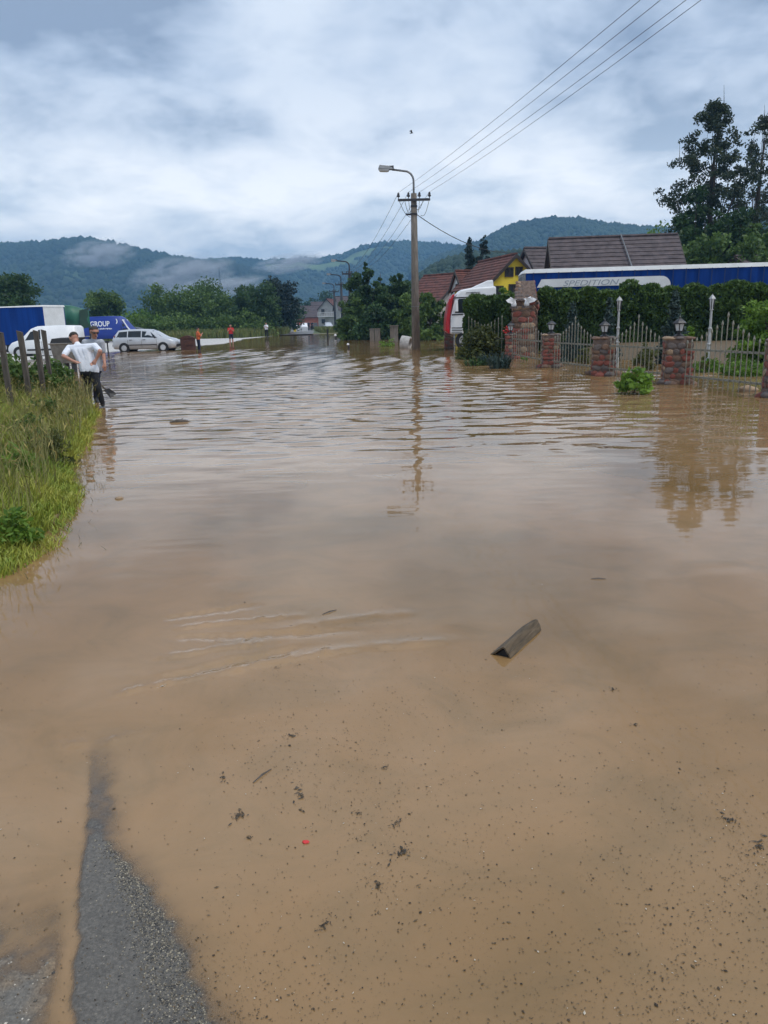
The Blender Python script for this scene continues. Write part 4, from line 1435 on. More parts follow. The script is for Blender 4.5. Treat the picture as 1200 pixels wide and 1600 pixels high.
# blue lettered panel van, nose to the right
st = [(-3.0, .5, 1.25, .95, 2.72, .86), (-2.9, .42, 1.3, 1.0, 2.80, .88), (0, .42, 1.3, 1.0, 2.84, .88), (1.15, .42, 1.3, 1.0, 2.80, .88), (1.55, .42, 1.28, 1.0, 2.50, .86), (2.35, .42, 1.22, .99, 1.55, .88),
      (2.55, .44, 1.15, .97, 1.30, .90), (2.95, .5, .95, .9, 1.02, .8), (3.05, .6, .8, .8, .85, .7)]
Yv = 88
p0, p1_ = P(134, 510, Yv), P(214, 510, Yv)
v2, sh = boxy_van('blue panel van with white GROUP lettering, nose to the right', ((p0.x + p1_.x) / 2, Yv, .05), R(2), M['blue_paint'], st, ((-1.9, .36), (1.95, .36)), 'panel_van', ((1.3, 2.15, .06, .60, 0, -.30),), None)
MB().hull8([(2.40, -.85, 1.42), (2.40, .85, 1.42), (2.30, .85, 1.42), (2.30, -.85, 1.42), (1.62, -.78, 2.44), (1.62, .78, 2.44), (1.5, .78, 2.44), (1.5, -.78, 2.44)]).build('windscreen', M['lamp_clear'], v2)
for sg in (-1, 1):
    MB().tube([sh.side(2.36, .0, sg, .02), sh.side(2.0, .55, sg, .02), sh.side(1.54, .97, sg, .02)], .07, 6).build('windscreen_pillar', M['white_paint'], v2)
    MB().box((2.9, sg * .72, .98), (.2, .24, .26)).build('headlight', M['lamp_clear'], v2)
MB().box((3.02, 0, .55), (.12, 1.7, .24)).build('front_bumper', M['black'], v2, bevel=.03)


def lettering(parent, text, size, loc, rot, mat, shear=0.0, bold=0.0, name='lettering', sx=1.0):
    cu = bpy.data.curves.new(name, 'FONT')
    cu.body = text
    cu.size = size
    cu.shear = shear
    cu.offset = bold
    cu.extrude = .004
    cu.materials.append(mat)
    tmp = bpy.data.objects.new(name, cu)
    C.objects.link(tmp)
    me = bpy.data.meshes.new_from_object(tmp.evaluated_get(bpy.context.evaluated_depsgraph_get()))
    bpy.data.objects.remove(tmp)
    me.name = name
    if not me.materials:
        me.materials.append(mat)
    return inst(name, me, parent, loc, rot, (sx, 1, 1))


M['letter_white'] = mat_plain('white_lettering', (.78, .80, .82), .5)
M['letter_grey'] = mat_plain('grey_lettering', (.30, .33, .37), .6)
hw = 1.0
tilt = math.atan2(2.8 - 1.3, .97 - .88) - 0.0
sl = math.atan2(.97 - .88, 2.77 - 1.3)
yv = lambda z: -(.97 - (z - 1.3) * (.09 / 1.47)) - .02
lettering(v2, 'GROUP', .78, (-2.0, yv(1.78), 1.78), (R(90) - sl, R(0), 0), M['letter_white'], 0, .012, sx=.80)
lettering(v2, ')', .5, (.85, yv(2.16), 2.16), (R(90) - sl, 0, 0), M['letter_white'], 0, .03, sx=.9)
mb = MB()
rr_ = random.Random(4)
x = -1.3
while x < .3:
    w = .05 + .06 * rr_.random()
    mb.box((x, yv(1.52) - .004, 1.50 + (.03 if rr_.random() < .4 else 0)), (w, .012, .15 if rr_.random() < .4 else .1))
    x += w + .045
mb.build('small_print', M['letter_white'], v2)

# blue and white box truck at the left edge
p = P(69, 500, 58)
ztop = P(69, 477, 58).z
t_ = thing('box_truck', 'box truck with blue tarpaulin side and white end at the left edge', 'truck', (p.x, 58, 0), R(0))
dirb = Vector((-1, .10, 0)).normalized()
dirw = Vector((.72, 1.9, 0)).normalized()
c0 = Vector((0, 0, 0))
cb, cw = dirb * 7.2, Vector((P(100, 500, 60).x - p.x, 2.3, 0))
zb_ = .95


def quad_slab(name, a, b, z0, z1, th, mat, parent, inner):
    n = Vector((inner[0], inner[1], 0)).normalized() * th
    MB().hull8([a + Vector((0, 0, z0)), b + Vector((0, 0, z0)), b + n + Vector((0, 0, z0)), a + n + Vector((0, 0, z0)),
                a + Vector((0, 0, z1)), b + Vector((0, 0, z1)), b + n + Vector((0, 0, z1)), a + n + Vector((0, 0, z1))]).build(name, mat, parent)


quad_slab('tarpaulin_side', cb, c0, zb_ - .35, ztop - .08, .08, M['blue_tarp'], t_, (.1, 1))
quad_slab('end_panel', c0 + cw * .01, cw, zb_, ztop - .06, .08, M['white_tarp'], t_, (-1, .3))
quad_slab('far_side', cw, cw + cb, zb_, ztop - .08, .08, M['blue_tarp'], t_, (0, -1))
MB().hull8([c0 + Vector((.03, -.05, ztop - .09)), cw + Vector((.05, .05, ztop - .09)), cw + cb + Vector((0, .05, ztop - .09)), cb + Vector((0, -.05, ztop - .09)),
            c0 + Vector((0, 0, ztop + .02)), cw + Vector((0, 0, ztop + .04)), cw + cb + Vector((0, 0, ztop - .02)), cb + Vector((0, 0, ztop - .05))]).build('roof', M['white_tarp'], t_)
MB().hull8([c0 + Vector((0, .1, .55)), cw + Vector((-.1, 0, .55)), cw + cb + Vector((0, 0, .55)), cb + Vector((0, .1, .55)),
            c0 + Vector((0, .1, zb_)), cw + Vector((-.1, 0, zb_)), cw + cb + Vector((0, 0, zb_)), cb + Vector((0, .1, zb_))]).build('chassis', M['dark_gap'], t_)
for k in (.25, .5, .62):
    c_ = cb * k + cw * .12
    wheel(t_, c_.x, c_.y, .42, .46, .28, -1)

# green tarpaulin shelter behind the white van
p = P(118, 500, 64)
zt = P(118, 480, 64).z; zl = P(118, 512, 64).z
t_ = thing('tarpaulin_shelter', 'green tarpaulin shelter on dark posts beside the white truck end', 'shelter', (p.x, 64, 0), R(21))
w = 40 * 64 / FPX / 2
bmv, bmf = [], []
nx_ = 9
for i in range(nx_):
    fx = i / (nx_ - 1)
    x = -w + 2 * w * fx
    zt_i = zt + .10 * math.sin(fx * 5.2) - .18 * fx * fx
    zl_i = zl + .12 * math.sin(fx * 7)
    yo = .12 * math.sin(fx * 11)
    bmv += [(x, yo, zl_i), (x, yo - .08, (zl_i + zt_i) / 2), (x, .0, zt_i), (x, 1.2, zt_i + .12), (x, 2.4, zt_i - .1)]
for i in range(nx_ - 1):
    for j in range(4):
        a = i * 5 + j
        bmf.append((a, a + 1, a + 6, a + 5))
o = MB().add([v for v in bmv], bmf)
fo = o.build('tarpaulin', M['green_tarp'], t_, smooth=True)
sm = fo.modifiers.new('thick', 'SOLIDIFY'); sm.thickness = .03
MB().hull8([(w * .22, -.16, zl - .05), (w + .06, -.1, zl - .02), (w + .1, 2.3, zl), (w * .9, 2.3, zl), (w * .35, -.16, zt - .25), (w * .92, -.12, zt - .12), (w * .95, 2.3, zt - .2), (w * .85, 2.3, zt - .2)]).build('hanging_flap', M['dark_green_tarp'], t_)
for x in (-w + .1, w * .25, w - .05):
    MB().tube([(x, .2, -.1), (x, .2, zt - .1)], .07, 6).build('post', M['dark_steel'], t_)
    MB().tube([(x, 2.2, -.1), (x, 2.2, zt - .2)], .06, 6).build('post', M['dark_steel'], t_)
MB().box((0, .9, 1.0), (2 * w + 1.0, .1, .08)).build('rail', M['concrete_pale'], t_)

# small dark pedestal table in the yard
p = G(168, 549, 0)
p = P(168, 540, 50)
t_ = thing('pedestal_table', 'small dark pedestal table standing in the water left of the silver car', 'table', (p.x, 50, 0))
MB().box((0, 0, .80), (.62, .5, .05)).build('table_top', M['black'], t_)
MB().tube([(0, 0, -.1), (0, 0, .78)], .045, 6).build('leg', M['black'], t_)
MB().lathe([(.16, .0), (.1, .1)], (0, 0, .71), 8).build('bracket', M['black'], t_)

# open grey bin behind the two men
p = P(100, 550, 30)
t_ = thing('refuse_container', 'open grey metal container with a black opening behind the two men', 'container', (p.x, 30, 0), R(-4))
zt, zb_ = P(100, 529, 30).z, P(100, 568, 30).z
wd = 24 * 30 / FPX / 2 + .18
MB().hull8([(-wd * .86, 0, zb_), (wd * .86, 0, zb_), (wd * .8, .8, zb_), (-wd * .8, .8, zb_), (-wd, -.12, zt - .2), (wd, -.12, zt - .2), (wd, .9, zt - .2), (-wd, .9, zt - .2)]).build('tub', M['bin_metal'], t_, bevel=.02)
MB().hull8([(-wd, -.1, zt - .197), (wd, -.1, zt - .197), (wd, .9, zt - .197), (-wd, .9, zt - .197), (-wd, .1, zt), (wd, .1, zt), (wd, .9, zt + .03), (-wd, .9, zt + .03)]).build('opening', M['dark_gap'], t_)  # solid near-black block, shade inside the tub put into its colour
MB().tube([(-wd - .03, -.13, zt - .19), (wd + .03, -.13, zt - .19)], .03, 6).build('rim', M['bin_metal'], t_)
for sx in (-.6, .6):
    MB().box((sx * wd, .1, zb_ / 2 - .1), (.16, .12, zb_ + .2)).build('leg', M['dark_steel'], t_)
    MB().box((sx * wd, .7, zb_ / 2 - .1), (.16, .12, zb_ + .2)).build('leg', M['dark_steel'], t_)

# rusty box in the water
p = G(294, 547)
t_ = thing('rusty_box', 'rusty brown steel box with a peaked lid standing in the water', 'box', (p.x, p.y, 0), R(6))
s_ = p.y / FPX
MB().hull8([(-10.5 * s_, 0, -.2), (10.5 * s_, 0, -.2), (10.5 * s_, .7, -.2), (-10.5 * s_, .7, -.2), (-11 * s_, 0, 17 * s_), (10 * s_, 0, 17 * s_), (10 * s_, .7, 17 * s_), (-11 * s_, .7, 17 * s_)]).build('body', M['rust'], t_, bevel=.02)
MB().prism([(-11.5 * s_, 17 * s_ + .004), (10.8 * s_, 17 * s_ + .004), (8 * s_, 19.4 * s_), (1 * s_, 21.6 * s_), (-2 * s_, 21.6 * s_), (-9 * s_, 19.6 * s_)], -.03, .73, 'y').build('lid', M['rust'], t_)
MB().box((-.02, -.02, 8 * s_), (15 * s_, .03, .05)).build('rib', M['rust'], t_)

# concrete gate posts and pipe left of the pole
for (u0, u1, v0, v1, lab) in ((578, 585, 511, 528, 'left stub of the pair of grey gate posts in the flood'), (586, 594, 511, 528, 'right stub of the pair of grey gate posts in the flood'),
                              (610, 622, 511, 534, 'broad grey gate post nearest the concrete pipe')):
    p = G((u0 + u1) / 2, v1)
    p = P((u0 + u1) / 2, v1, min(p.y, 67.5)); s_ = p.y / FPX
    t_ = thing('gate_post', lab, 'gate post', (p.x, p.y, 0), 0, 'grey gate posts in the flood')
    w = (u1 - u0) * s_
    MB().box((0, 0, (v1 - v0) * s_ / 2 - .1), (w, w * .8, (v1 - v0) * s_ + .2)).build('shaft', M['concrete'], t_, bevel=.02)
    MB().box((0, 0, (v1 - v0) * s_ + .03), (w * 1.15, w, .07)).build('cap', M['concrete'], t_)
p = G(634, 543)
t_ = thing('concrete_pipe', 'tilted pale concrete pipe ring lying in the water beside the pole', 'pipe', (p.x, p.y, 0), R(12))
t_.rotation_euler = (R(10), R(-22), R(68))
prof = [(.40, -.28), (.42, -.28), (.42, .28), (.40, .28), (.33, .28), (.33, -.28)]
vs_, fs_ = [], []
for k in range(24):
    a = 2 * math.pi * k / 24
    for r_, y in prof:
        vs_.append((r_ * math.cos(a), y, r_ * math.sin(a) + .3))
for k in range(24):
    for j in range(6):
        fs_.append((k * 6 + j, k * 6 + (j + 1) % 6, ((k + 1) % 24) * 6 + (j + 1) % 6, ((k + 1) % 24) * 6 + j))
MB().add(vs_, fs_).build('ring', M['concrete_pale'], t_, smooth=False)
MB().tube([(0, -.10, .3), (0, .1, .3)], .325, 24).build('bore_shade', M['dark_gap'], t_)  # near-black disc painted as the shade inside the open bore
# stubs standing out of the water
for (u, v, h, lab, wt_) in ((545, 545, 9, 'short black bollard with a white top standing in mid water', 1), (525, 529, 6, 'low black bollard with a white top farther out', 1), (512, 529, 14, 'thin dark stake standing in the far water', 0)):
    p = G(u, v); s_ = p.y / FPX
    t_ = thing('bollard', lab, 'bollard', (p.x, p.y, 0))
    MB().tube([(0, 0, -.3), (0, 0, h * s_ * .55), (0, 0, h * s_)], [1.5 * s_, 1.4 * s_, 1.1 * s_], 8).build('post', M['black'], t_)
    if wt_:
        MB().lathe([(1.9 * s_, 0), (2.2 * s_, 1.2 * s_), (1.4 * s_, 2.6 * s_), (.3 * s_, 3 * s_)], (-.8 * s_, 0, h * s_ * .62), 8).build('white_cap', M['white_paint'], t_)
# barrier boards and crates at the far water edge
for (u, v, w, h, mt, lab) in ((452, 517, 9, 7, 'concrete_pale', 'grey crate at the far waterline, leftmost'), (461, 517, 5, 6, 'wall_yellow', 'small yellow crate at the far waterline'), (469, 517, 8, 7, 'frame_white', 'white crate at the far waterline'),
                              (477, 517, 7, 7, 'frame_white', 'white framed crate at the far waterline, rightmost')):
    p = G(u, v, .1); p.y = min(p.y, 150); p = P(u, v, p.y); s_ = p.y / FPX
    t_ = thing('crate', lab, 'crate', (p.x, p.y, .1), 0, 'crates at the far waterline')
    MB().box((0, .3, h * s_ * .5), (w * s_ * .9, .5, h * s_ * .96)).build('panel', M[mt], t_)
    for sx in (-1, 1):
        MB().box((sx * w * s_ * .46, .3, h * s_ / 2), (.07, .56, h * s_ + .04)).build('post', M['frame_white'], t_)
for (u, v, lab) in ((443, 518, 'dark stone at the far waterline left of the crates'), (455, 519, 'low dark stone in front of the far crates'), (427, 519, 'dark stone beside the man in white')):
    p = G(u, v, .05); p = P(u, v, min(p.y, 120))
    tag(MB().ico((0, 0, .12), (.5, .3, .22), 2, .2, 3).build('boulder', M['stone_grey'], None, smooth=True, loc=(p.x, p.y, 0)), lab, 'stone', 'stones at the far waterline')
# ------------------------------------------------------------------ lorry behind the hedge
M['strap'] = mat_plain('curtain_strap', (.004, .022, .10), .8)
TA, TB = P(818, 421, 41.0), P(1202, 409.5, 40.0)
LEN = 13.6
d = Vector((TB.x - TA.x, TB.y - TA.y, 0)).normalized()
yaw = math.atan2(d.y, d.x)
slope = (TB.z - TA.z) / (TB - TA).length
tr = thing('semi_trailer', 'long blue curtain trailer with a white swoosh and SPEDITION lettering', 'trailer', (TA.x, TA.y, 0), yaw)
tr.rotation_euler = (0, -math.atan(slope), yaw)
H = TA.z
MB().hull8([(0, .03, 1.15), (LEN, .03, 1.15), (LEN, 2.5, 1.15), (0, 2.5, 1.15), (0, .03, H - .22), (LEN, .03, H - .22), (LEN, 2.5, H - .22), (0, 2.5, H - .22)]).build('cargo_box', M['dark_gap'], tr)
# curtain with soft vertical folds
nx_, nz_ = 140, 8
vs_, fs_ = [], []
for i in range(nx_):
    x = .12 + (LEN - .2) * i / (nx_ - 1)
    for j in range(nz_):
        fz = j / (nz_ - 1)
        vs_.append((x, -.015 - .040 * math.sin(x * 5.1 + .5 * math.sin(x * 1.3)) * (1 - .6 * fz) - .03 * math.sin(math.pi * fz), 1.0 + (H - .2 - 1.0) * fz))
for i in range(nx_ - 1):
    for j in range(nz_ - 1):
        a = i * nz_ + j
        fs_.append((a, a + nz_, a + nz_ + 1, a + 1))
cur = MB().add(vs_, fs_).build('curtain', M['blue_tarp'], tr, smooth=True)
MB().hull8([(-.05, -.06, H - .20), (LEN, -.06, H - .20), (LEN, 2.56, H - .20), (-.05, 2.56, H - .20), (.1, 0, H), (LEN, 0, H), (LEN, 2.5, H), (.1, 2.5, H)]).build('roof_rim', M['white_tarp'], tr)
MB().hull8([(-.03, .0, 1.2), (.11, -.03, 1.2), (.11, 2.53, 1.2), (-.03, 2.5, 1.2), (-.03, .0, H - .22), (.11, -.03, H - .22), (.11, 2.53, H - .22), (-.03, 2.5, H - .22)]).build('front_wall', M['steel'], tr)
for k in range(5):
    MB().box((-.04, .35 + k * .45, H - .95), (.03, .05, 1.2)).build('front_rib', M['steel'], tr)
# white swoosh: band with slanted start, rounded hook end
inv = Matrix.LocRotScale(tr.location, tr.rotation_euler, None).inverted()


def on_side(u, v):
    """place on the trailer's side plane seen at that point of the picture"""
    o0 = inv @ Vector((0, 0, CAM_H))
    dr = inv.to_3x3() @ ray(u, v)
    k = (-.10 - o0.y) / dr.y
    return o0 + dr * k


pt = lambda u, v: (on_side(u, v).x, on_side(u, v).z)
poly = [pt(839, 449.5), pt(846, 436.5), pt(1030, 431)]
c1 = pt(1033, 446)
r1 = c1[1] - pt(1033, 431)[1]
rr = abs(r1)
for k in range(1, 9):
    a = math.pi / 2 * (1 - k / 8)
    poly.append((c1[0] + rr * math.cos(a), c1[1] + rr * math.sin(a)))
poly += [pt(1047, 458), pt(1022, 458), pt(1026, 449), pt(1026, 446.5), pt(1022, 445), pt(960, 446)]
sw = MB()
n = len(poly)
vs_ = [(p, -.103, q) for p, q in poly] + [(p, -.093, q) for p, q in poly]
sw.add(vs_, [tuple(range(n)), tuple(range(2 * n - 1, n - 1, -1))] + [(i, i + n, (i + 1) % n + n, (i + 1) % n) for i in range(n)])
so = sw.build('white_swoosh', M['white_tarp'], cur)
a_, b_ = on_side(879, 446.5), on_side(966, 444)
lo = lettering(cur, 'SPEDITION', .40, (a_.x, -.109, a_.z - .01), (R(90), 0, 0), M['letter_grey'], .28, 0.0)
wd = max(v.co.x for v in lo.data.vertices) - min(v.co.x for v in lo.data.vertices)
k = (b_.x - a_.x) / wd
lo.scale = (k, .42 / .40 * .9, 1)
lo.rotation_euler = (R(90), 0, 0)
for k in range(21):
    MB().box((.5 + k * .63, -.098, 2.45), (.05, .008, 2.7)).build('strap', M['strap'], tr)
for k in (9.2, 10.5, 11.8):
    wheel(tr, k, .35, .5, .5, .34, -1)
for k in (.9, 5, 11):
    MB().box((k, 1.25, .9), (.3, 2.2, .5)).build('cross_member', M['dark_gap'], tr)

# tractor unit: white cab, red front
cy = 41.6
sc_ = cy / FPX
cabp = P(697, 500, cy)
tk = thing('truck_tractor', 'white truck cab with a red front behind the hedge', 'truck', (cabp.x, cy, 0), R(-2))


def cpt(u, v):
    p = P(u, v, cy)
    return (p.x - cabp.x, p.z)


out = [cpt(703, 522), cpt(704, 495), cpt(710, 468), cpt(714, 459), cpt(720, 453), cpt(735, 450), cpt(775, 447), cpt(775, 522)]
MB().prism(out, 0, 2.4, 'y').build('cab', M['white_paint'], tk, bevel=.10, seg=3)
defl = [cpt(735, 450.5), cpt(744, 446), cpt(762, 438), cpt(771, 437), cpt(772, 448)]
MB().prism(defl, .25, 2.15, 'y').build('roof_deflector', M['white_paint'], tk, bevel=.06)
fr = [cpt(696, 517), cpt(697, 496), cpt(701, 474), cpt(706, 461), cpt(711, 459), cpt(707, 470), cpt(703.5, 495), cpt(702.5, 522)]
MB().prism(fr, .02, 2.38, 'y').build('red_front', M['red_paint'], tk, bevel=.04)
win = [cpt(711, 489), cpt(713, 473), cpt(717, 467), cpt(727, 466.5), cpt(727, 489)]
MB().prism(win, -.012, .05, 'y').build('door_window', M['glass'], tk)
MB().prism([cpt(706, 493), cpt(724, 492), cpt(724, 490), cpt(706, 491)], -.02, .05, 'y').build('waist_stripe', M['black'], tk)
MB().prism([cpt(708, 466.5), cpt(770, 463.5), cpt(770, 462.3), cpt(710, 464.5)], -.02, .04, 'y').build('roof_seam', M['black'], tk)
for u0 in (728, 735):
    MB().prism([cpt(u0, 458), cpt(u0 + 15, 457), cpt(u0 + 15, 456), cpt(u0, 457)], -.04, .03, 'y').build('grab_rail', M['steel'], tk)
a0, b0 = cpt(711, 487), cpt(715, 470)
MB().hull8([(a0[0], -.24, a0[1]), (b0[0] + .02, -.24, a0[1]), (b0[0] + .02, -.10, a0[1]), (a0[0], -.10, a0[1]), (a0[0] + .03, -.24, b0[1]), (b0[0], -.24, b0[1]), (b0[0], -.1, b0[1]), (a0[0] + .03, -.1, b0[1])]).build('mirror', M['white_paint'], tk, bevel=.02)
MB().prism([cpt(699, 476), cpt(702, 467), cpt(704, 467), cpt(702, 477)], -.18, -.06, 'y').build('front_mirror', M['red_paint'], tk)
for j in range(3):
    MB().prism([cpt(706, 521 - j * 4), cpt(722, 521 - j * 4), cpt(722, 519.3 - j * 4), cpt(706, 519.3 - j * 4)], -.03, .03, 'y').build('step', M['steel'], tk)
for x in (1.0, 4.4):
    wheel(tk, x, .2, .5, .5, .34, -1)
MB().box((3.3, 1.2, .75), (5.2, .9, .35)).build('chassis', M['dark_gap'], tk)


# ------------------------------------------------------------------ garden wall: stone pillars and iron fence
STONES = []
for k in range(7):
    mb_ = MB().ico((0, 0, 0), (1, .55, .85), 2, .16, 300 + k)
    STONES.append(mb_)
SM = ('stone_red', 'stone_brown', 'stone_red', 'stone_grey', 'stone_tan', 'stone_red', 'stone_brown')
stone_me = {}
for k in range(7):
    for mname in set(SM):
        stone_me[(k, mname)] = STONES[k].mesh('stone', M[mname], True)


def clad(parent, faces, sz, seed, palette=SM):
    """rough stones set into wall faces: (origin, along, height, normal) each"""
    r = random.Random(seed)
    for (o0, ux, wlen, hgt, nrm, taper) in faces:
        o0, ux, nrm = Vector(o0), Vector(ux).normalized(), Vector(nrm).normalized()
        z = sz * .4
        while z < hgt - sz * .15:
            row = sz * (.75 + .4 * r.random())
            x = -sz * .1 * r.random()
            wl = wlen * (1 - taper * z / hgt)
            off = (wlen - wl) / 2
            while x < wl - sz * .3:
                w = min(sz * (.8 + .8 * r.random()), wl - x + sz * .15)
                p = o0 + ux * (off + x + w / 2) + Vector((0, 0, z)) + nrm * (-.012 + .02 * r.random() - off * .5)
                ang = math.atan2(ux.y, ux.x)
                inst('stone', stone_me[(r.randrange(7), r.choice(palette))], parent, p, (r.uniform(-.15, .15), r.uniform(-.25, .25), ang), (w * .54, sz * .22, row * .58))
                x += w
            z += row


def pillar(label, u, v, w_px, top_v, rz, seed, sz=.15, base_flare=True):
    p = G(u, v)
    s_ = p.y / FPX
    w = w_px * s_
    h = P(u, top_v, p.y).z
    t_ = thing('stone_pillar', label, 'pillar', (p.x, p.y + w / 2, 0), rz, 'stone pillars of the garden fence')
    MB().box((0, 0, h / 2 - .15), (w * .94, w * .94, h + .3), top=.90).build('core', M['mortar'], t_)
    cap = MB()
    r = random.Random(seed)
    n = 3
    for i in range(n):
        for j in range(n):
            c_ = ((i - 1) * w * .33, (j - 1) * w * .33, h - .03)
            if i == 1 and j == 1:
                continue
            inst('cap_stone', stone_me[(r.randrange(7), r.choice(('stone_brown', 'stone_tan', 'stone_grey')))], t_, c_, (0, 0, r.uniform(-.3, .3)), (w * .19, w * .3, .055))
    MB().box((0, 0, h - .02), (w * .86, w * .86, .05)).build('cap_bed', M['mortar'], t_)
    hw_ = w * .47
    fl = .06
    clad(t_, [((-hw_, -hw_, 0), (1, 0, 0), 2 * hw_, h - .08, (0, -1, 0), .10), ((-hw_, hw_, 0), (0, -1, 0), 2 * hw_, h - .08, (-1, 0, 0), .10),
              ((hw_, -hw_, 0), (0, 1, 0), 2 * hw_, h - .08, (1, 0, 0), .10)], sz, seed)
    if base_flare:
        for k in range(9):
            a = r.random() * 6.28
            inst('base_stone', stone_me[(r.randrange(7), r.choice(('stone_brown', 'stone_grey', 'stone_red')))], t_, (math.cos(a) * w * .58, math.sin(a) * w * .58, .0 + .05 * r.random()), (0, 0, a), (.13, .22, .10))
    return t_, p, w, h


def lantern(label, loc, s, group='lanterns on the stone pillars'):
    t_ = thing('lantern', label, 'lantern', loc, 0, group)
    MB().lathe([(.16 * s, 0), (.17 * s, .02 * s), (.10 * s, .05 * s), (.05 * s, .09 * s), (.05 * s, .12 * s), (.10 * s, .14 * s)], n=8).build('foot', M['lantern_black'], t_)
    for k in range(6):
        a = math.pi / 3 * k + .2
        a2 = math.pi / 3 * (k + 1) + .2
        lo_, hi_ = .10 * s, .155 * s
        p = [(lo_ * math.cos(a), lo_ * math.sin(a), .145 * s), (lo_ * math.cos(a2), lo_ * math.sin(a2), .145 * s), (hi_ * math.cos(a2), hi_ * math.sin(a2), .36 * s), (hi_ * math.cos(a), hi_ * math.sin(a), .36 * s)]
        q = [(x * .93, y * .93, z) for x, y, z in p]
        c_ = Vector((sum(x for x, _, _ in p) / 4, sum(y for _, y, _ in p) / 4, .25 * s))
        pp = [tuple(c_ + (Vector(v) - c_) * .88) for v in p]
        qq = [tuple(c_ * .95 + (Vector(v) - c_ * .95) * .88) for v in q]
        MB().add(qq + pp, [(3, 2, 1, 0), (4, 5, 6, 7), (0, 1, 5, 4), (1, 2, 6, 5), (2, 3, 7, 6), (3, 0, 4, 7)]).build('glass_pane', M['lantern_glass'], t_)
        MB().tube([(lo_ * math.cos(a), lo_ * math.sin(a), .14 * s), (hi_ * 1.02 * math.cos(a), hi_ * 1.02 * math.sin(a), .37 * s)], .014 * s, 4).build('glazing_bar', M['lantern_black'], t_)
    MB().lathe([(.20 * s, .355 * s), (.21 * s, .375 * s), (.15 * s, .43 * s), (.07 * s, .49 * s), (.025 * s, .51 * s), (.03 * s, .54 * s), (.005 * s, .575 * s)], n=6).build('hood', M['lantern_black'], t_)
    return t_


PL = []
for i, (u, v, w, tv, lab) in enumerate(((1232, 622, 50, 530, 'stone pillar cut by the right edge of the picture'), (1064, 601, 44, 527, 'largest whole red stone pillar, with a lantern on top'), (947, 587, 37, 527, 'second red stone pillar from the right with a lantern on top'),
                                        (863, 575, 28, 522, 'third red stone pillar from the right, beside the iron gate'), (799, 561, 18, 522, 'narrow stone pillar behind the iris clump'))):
    PL.append(pillar(lab, u, v, w, tv, R(-12 if i < 3 else -6), 40 + i, .15 if i < 3 else .14))
t_, fp, fw, fh = pillar('farthest stone pillar in front of the red truck front', 702, 545, 14, 511, 0, 66, .17, False)
for i, lab in ((1, 'black lantern with white panes on the largest stone pillar'), (2, 'black lantern on the second stone pillar from the right'), (3, 'black lantern on the third stone pillar'), (4, 'small black lantern on the narrow pillar behind the iris')):
    p, w, h = PL[i][1], PL[i][2], PL[i][3]
    lantern(lab, (p.x, p.y + w / 2, h + .015), (.80, .80, .78, .85)[i - 1])

# iron bars: shared meshes, one object for each bar
bar_me = MB().tube([(0, 0, 0), (0, 0, 1)], .0115, 6).mesh('bar', M['fence_metal'])
tip_me = MB().lathe([(.012, 0), (.020, .012), (.024, .04), (.012, .085), (.002, .11)], n=6).mesh('spear_tip', M['fence_metal'])


def fence(label, a, b, n, rail_lo, rail_hi, h_end, h_mid, spread=2.0, drop=0.0):
    a, b = Vector(a), Vector(b)
    dd = b - a
    L_ = math.hypot(dd.x, dd.y)
    t_ = thing('iron_fence', label, 'fence', (a.x, a.y, 0), math.atan2(dd.y, dd.x), 'iron fence panels between the pillars')
    for z in (rail_lo, rail_hi):
        MB().box((L_ / 2, 0, z), (L_, .025, .045)).build('rail', M['fence_metal'], t_)
    for i in range(n):
        x = L_ * (i + .5) / n
        q = abs(2 * (i + .5) / n - 1)
        h = h_end + (h_mid - h_end) * max(0, 1 - q) ** spread
        if i == n // 2:
            h += .08
        br = inst('bar', bar_me, t_, (x, -.022, -.12), (0, 0, 0), (1, 1, h + .12 - .09))
        tp_ = inst('spear_tip', tip_me, br, (0, 0, 1), (0, 0, 0), (1, 1, 1 / (h + .03)))
    return t_


def ptop(i):
    p, w = PL[i][1], PL[i][2]
    return Vector((p.x, p.y + w / 2, 0)), w


for (i, j, n, lab) in ((1, 0, 17, 'iron fence panel right of the largest pillar'), (2, 1, 15, 'iron fence panel between the two nearest lantern pillars'), (3, 2, 15, 'iron fence panel between the second and third lantern pillars'),
                       (4, 3, 15, 'iron fence panel right of the narrow pillar')):
    (pa, wa), (pb, wb) = ptop(i), ptop(j)
    dr = (pb - pa).normalized()
    fence(lab, pa + dr * wa * .45 + Vector((0, -.02, 0)), pb - dr * wb * .45 + Vector((0, -.02, 0)), n, .20, .80, 1.00, 1.52, 1.6)
(pa, wa) = ptop(4)
pf = Vector((fp.x, fp.y + .3, 0))
fence('curved iron gate leaf left of the narrow pillar', pa + Vector((-1.35, 3.4, 0)), pa + Vector((-.25, .1, 0)), 11, .25, .8, 1.75, 1.30, 1.0)
fence('low iron fence far back beside the farthest pillar', pf + Vector((.3, 0, 0)), pf + Vector((1.6, -.4, 0)), 9, .15, .75, .95, .95)


